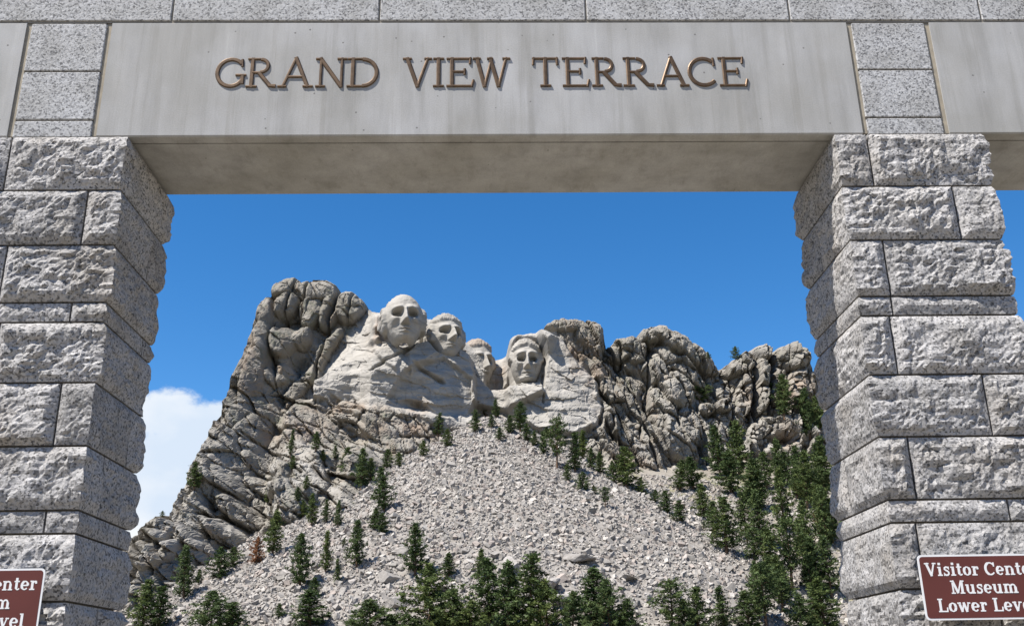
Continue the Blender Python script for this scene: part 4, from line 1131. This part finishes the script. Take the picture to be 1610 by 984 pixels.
def glyph(ch, t, s):
    """capitals, height 1, natural width; t stem, s thin"""
    sf = s * 0.95
    def foot(x, w=0.26, y=0): return ([(x - w / 2, y + sf / 2), (x + w / 2, y + sf / 2)], sf)
    def head(x, w=0.26): return ([(x - w / 2, 1 - sf / 2), (x + w / 2, 1 - sf / 2)], sf)
    if ch == 'G': return 0.92, [(arc(0.47, 0.5, 0.43, 0.45, 42, 330, 26), t), ([(0.84, 0.42), (0.84, 0.12)], t), ([(0.62, 0.42), (0.95, 0.42)], sf), ([(0.80, 0.95), (0.82, 0.70)], sf)]
    if ch == 'R': return 0.92, [([(0.17, 0), (0.17, 1)], t), foot(0.17, 0.34), ([(0.02, 1 - sf / 2), (0.4, 1 - sf / 2)], sf), (arc(0.42, 0.735, 0.23, 0.215, 90, -90, 14), t * .9), ([(0.17, 0.5), (0.44, 0.5)], sf), ([(0.38, 0.5), (0.74, 0.06), (0.92, 0.05)], t)]
    if ch == 'A': return 1.05, [([(0.14, 0), (0.52, 1.02)], s * 1.1), ([(0.50, 1.02), (0.90, 0)], t), ([(0.27, 0.36), (0.76, 0.36)], sf), foot(0.13), foot(0.90, 0.30)]
    if ch == 'N': return 0.95, [([(0.17, 0), (0.17, 1)], s * 1.1), ([(0.13, 1.0), (0.82, 0.02)], t), ([(0.82, 0), (0.82, 1)], s * 1.1), foot(0.17, 0.3), head(0.10, 0.2), head(0.82, 0.3)]
    if ch == 'D': return 0.98, [([(0.17, 0), (0.17, 1)], t), ([(0.0, 1 - sf / 2), (0.46, 1 - sf / 2)], sf), ([(0.0, sf / 2), (0.46, sf / 2)], sf), (arc(0.46, 0.5, 0.43, 0.45, 90, -90, 20), t)]
    if ch == 'V': return 0.95, [([(0.12, 1), (0.50, 0.0)], t), ([(0.48, 0.0), (0.84, 1)], s * 1.1), head(0.13, 0.30), head(0.84, 0.26)]
    if ch == 'I': return 0.36, [([(0.18, 0), (0.18, 1)], t), foot(0.18, 0.36), head(0.18, 0.36)]
    if ch == 'E': return 0.84, [([(0.17, 0), (0.17, 1)], t), ([(0.0, 1 - sf / 2), (0.76, 1 - sf / 2)], sf), ([(0.0, sf / 2), (0.80, sf / 2)], sf), ([(0.17, 0.52), (0.56, 0.52)], sf), ([(0.74, 1), (0.72, 0.78)], sf), ([(0.77, 0), (0.83, 0.24)], sf), ([(0.56, 0.42), (0.56, 0.62)], sf)]
    if ch == 'W': return 1.22, [([(0.12, 1), (0.38, 0)], t), ([(0.37, 0), (0.62, 0.95)], s * 1.1), ([(0.56, 1), (0.84, 0)], t), ([(0.83, 0), (1.10, 1)], s * 1.1), head(0.12, 0.26), head(0.56, 0.2), head(1.10, 0.26)]
    if ch == 'T': return 0.86, [([(0.43, 0), (0.43, 1)], t), ([(0.0, 1 - sf / 2), (0.86, 1 - sf / 2)], sf), ([(0.05, 1), (0.03, 0.74)], sf), ([(0.81, 1), (0.83, 0.74)], sf), foot(0.43, 0.36)]
    if ch == 'C': return 0.88, [(arc(0.48, 0.5, 0.44, 0.45, 48, 318, 26), t), ([(0.80, 0.97), (0.82, 0.70)], sf)]

capz0 = 6.770; CAP = 0.322
LET = [('G', 340, 386), ('R', 388, 435), ('A', 438, 493), ('N', 496, 544), ('D', 546, 597), ('V', 634, 678), ('I', 681, 698), ('E', 702, 745), ('W', 744, 802), ('T', 837, 878), ('E', 884, 926), ('R', 930, 976), ('R', 979, 1027), ('A', 1031, 1082), ('C', 1082, 1126), ('E', 1130, 1174)]
for ch, u0, u1 in LET:
    a, b = at(u0, 115, YF)[0], at(u1, 115, YF)[0]
    wn, st_ = glyph(ch, 0.12, 0.08)
    sx = (b - a) / wn
    sc_ = [([(x * sx, z * CAP) for x, z in pts], w * CAP) for pts, w in st_]
    V, F = stroke_mesh(sc_, 0.011, 0.0085)
    o = obj('letter', mesh_from('letter', V, F, M_BRONZE), mid, np.array([a, YF - 0.001, capz0]) - np.array(mid.location))

# ------------------------------------------------------------------ signs
def sglyph(ch):
    """slab serif; cap 1, x-height 0.70; returns width, strokes"""
    T_, s = 0.19, 0.10
    ft = lambda x, w=0.34: ([(x - w / 2, s / 2), (x + w / 2, s / 2)], s)
    hd = lambda x, w=0.34, y=1.0: ([(x - w / 2, y - s / 2), (x + w / 2, y - s / 2)], s)
    xh = 0.70
    if ch == 'V': return 0.92, [([(0.14, 1), (0.48, 0)], T_), ([(0.46, 0), (0.76, 1)], s * 1.2), hd(0.17, 0.36), hd(0.76, 0.30)]
    if ch == 'C': return 0.82, [(arc(0.43, 0.5, 0.36, 0.45, 40, 320, 22), [0.11] * 6 + [T_] * 11 + [0.11] * 6), ([(0.74, 0.98), (0.74, 0.66)], s)]
    if ch == 'M': return 1.08, [([(0.16, 0), (0.16, 1)], s * 1.2), ([(0.18, 1), (0.52, 0.05)], T_), ([(0.52, 0.05), (0.84, 1)], s), ([(0.88, 0), (0.88, 1)], T_), ft(0.16, 0.32), ft(0.88, 0.36), hd(0.12, 0.24), hd(0.92, 0.28)]
    if ch == 'L': return 0.78, [([(0.20, 0), (0.20, 1)], T_), hd(0.2, 0.38), ([(0.02, s / 2), (0.72, s / 2)], s), ([(0.70, 0), (0.73, 0.34)], s)]
    if ch == 'i': return 0.40, [([(0.19, 0), (0.19, xh)], T_), ft(0.19, 0.38), ([(0.02, xh - s / 2), (0.2, xh - s / 2)], s), ([(0.19, 0.82), (0.19, 1.0)], T_)]
    if ch == 'l': return 0.40, [([(0.19, 0), (0.19, 1)], T_), ft(0.19, 0.38), ([(0.02, 1 - s / 2), (0.2, 1 - s / 2)], s)]
    if ch == 't': return 0.46, [([(0.2, 0.92), (0.2, 0.12)], T_), (arc(0.31, 0.16, 0.11, 0.11, 180, 350, 8), s), ([(0.02, xh - s / 2), (0.42, xh - s / 2)], s)]
    if ch == 'o': return 0.66, [(arc(0.32, xh / 2, 0.225, 0.30, 0, 360, 24), [T_] * 4 + [0.1] * 5 + [T_] * 7 + [0.1] * 5 + [T_] * 4)]
    if ch == 'e': return 0.64, [(arc(0.32, xh / 2, 0.225, 0.30, 0, 320, 22), [T_] * 3 + [0.1] * 5 + [T_] * 8 + [0.1] * 7), ([(0.14, xh / 2), (0.58, xh / 2)], s)]
    if ch == 's': return 0.54, [([(0.44, 0.58), (0.36, 0.65), (0.24, 0.66), (0.13, 0.60), (0.12, 0.50), (0.22, 0.42), (0.34, 0.36), (0.42, 0.28), (0.42, 0.14), (0.33, 0.06), (0.2, 0.05), (0.09, 0.12)], 0.13), ([(0.45, 0.70), (0.45, 0.48)], 0.07), ([(0.07, 0.0), (0.07, 0.24)], 0.07)]
    if ch == 'r': return 0.56, [([(0.19, 0), (0.19, xh)], T_), ft(0.19, 0.40), ([(0.02, xh - s / 2), (0.2, xh - s / 2)], s), (arc(0.40, 0.44, 0.17, 0.20, 170, 60, 8), s * 1.1), ([(0.45, 0.63), (0.47, 0.47)], 0.15)]
    if ch == 'n': return 0.80, [([(0.18, 0), (0.18, xh)], T_), ft(0.18), ([(0.02, xh - s / 2), (0.2, xh - s / 2)], s), (arc(0.40, 0.46, 0.19, 0.19, 165, 0, 10), s * 1.2), ([(0.60, 0), (0.60, 0.48)], T_), ft(0.60)]
    if ch == 'm': return 1.14, [([(0.18, 0), (0.18, xh)], T_), ft(0.18), ([(0.02, xh - s / 2), (0.2, xh - s / 2)], s), (arc(0.38, 0.46, 0.17, 0.19, 165, 0, 10), s * 1.2), ([(0.56, 0), (0.56, 0.48)], T_), ft(0.56, 0.3), (arc(0.76, 0.46, 0.17, 0.19, 165, 0, 10), s * 1.2), ([(0.95, 0), (0.95, 0.48)], T_), ft(0.95, 0.34)]
    if ch == 'u': return 0.80, [([(0.18, xh), (0.18, 0.22)], T_), ([(0.02, xh - s / 2), (0.2, xh - s / 2)], s), (arc(0.37, 0.24, 0.19, 0.19, 180, 345, 10), s * 1.2), ([(0.59, 0), (0.59, xh)], T_), ([(0.44, xh - s / 2), (0.6, xh - s / 2)], s), ([(0.59, s / 2), (0.76, s / 2)], s)]
    if ch == 'w': return 1.0, [([(0.13, xh), (0.32, 0)], T_), ([(0.32, 0), (0.50, xh)], s), ([(0.48, xh), (0.68, 0)], T_), ([(0.68, 0), (0.86, xh)], s), hd(0.13, 0.28, xh), hd(0.88, 0.24, xh)]
    if ch == 'v': return 0.74, [([(0.14, xh), (0.36, 0)], T_), ([(0.36, 0), (0.58, xh)], s), hd(0.15, 0.30, xh), hd(0.60, 0.26, xh)]
    return 0.36, []

def rrect(x0, x1, z0, z1, r, n=6):
    P = []
    for cx_, cz, a in ((x1 - r, z1 - r, 0), (x0 + r, z1 - r, 90), (x0 + r, z0 + r, 180), (x1 - r, z0 + r, 270)):
        P += [(cx_ + r * math.cos(R(a + 90 * i / n)), cz + r * math.sin(R(a + 90 * i / n))) for i in range(n + 1)]
    return P

def plate(P, y0, y1):
    n = len(P)
    V = [(x, y0, z) for x, z in P] + [(x, y1, z) for x, z in P]
    F = [tuple(range(n)), tuple(range(2 * n - 1, n - 1, -1))] + [(j, j + n, (j + 1) % n + n, (j + 1) % n) for j in range(n)]
    return V, F

def sign(x0, x1, z0, z1, label):
    yS = 7.80
    root = bpy.data.objects.new('direction_sign', None); COL.objects.link(root)
    root.location = ((x0 + x1) / 2, yS, z0)
    tag(root, label, 'sign', 'brown signs on the pillars')
    w, h = x1 - x0, z1 - z0
    V, F = plate(rrect(-w / 2, w / 2, 0, h, 0.035), 0, 0.006)
    obj('border', mesh_from('border', V, F, M_SIGNW), root)
    V, F = plate(rrect(-w / 2 + .014, w / 2 - .014, .014, h - .014, 0.026), -0.0012, 0.004)
    obj('panel', mesh_from('panel', V, F, M_SIGN), root)
    for sx in (-0.3, 0.3):
        V, F = boxes([(sx - 0.02, sx + 0.02, 0.0062, 0.19, 0.05, h - 0.05)])
        obj('bracket', mesh_from('bracket', V, F, M_STEEL), root)
    cap = 0.098
    for txt, zb, in (('Visitor Center', h - 0.158), ('Museum', h - 0.292), ('Lower Level', h - 0.424)):
        sp = 0.055
        tot = sum(sglyph(c)[0] + sp for c in txt) - sp
        x = -tot * cap / 2
        for c in txt:
            gw, stq = sglyph(c)
            if stq:
                sc_ = [([(px * cap, pz * cap) for px, pz in pts], ([q * cap for q in wq] if hasattr(wq, '__len__') else wq * cap)) for pts, wq in stq]
                V, F = stroke_mesh(sc_, 0.0012, 0.0003, 0.0002)
                obj('letter', mesh_from('letter', V, F, M_SIGNW), root, (x, -0.0013, zb))
            x += (gw + sp) * cap
sign(3.292, 4.262, 1.957, 2.440, 'brown sign with white lettering on the right pillar')
sign(-4.330, -3.360, 1.955, 2.432, 'brown sign with white lettering on the left pillar, mostly out of frame')
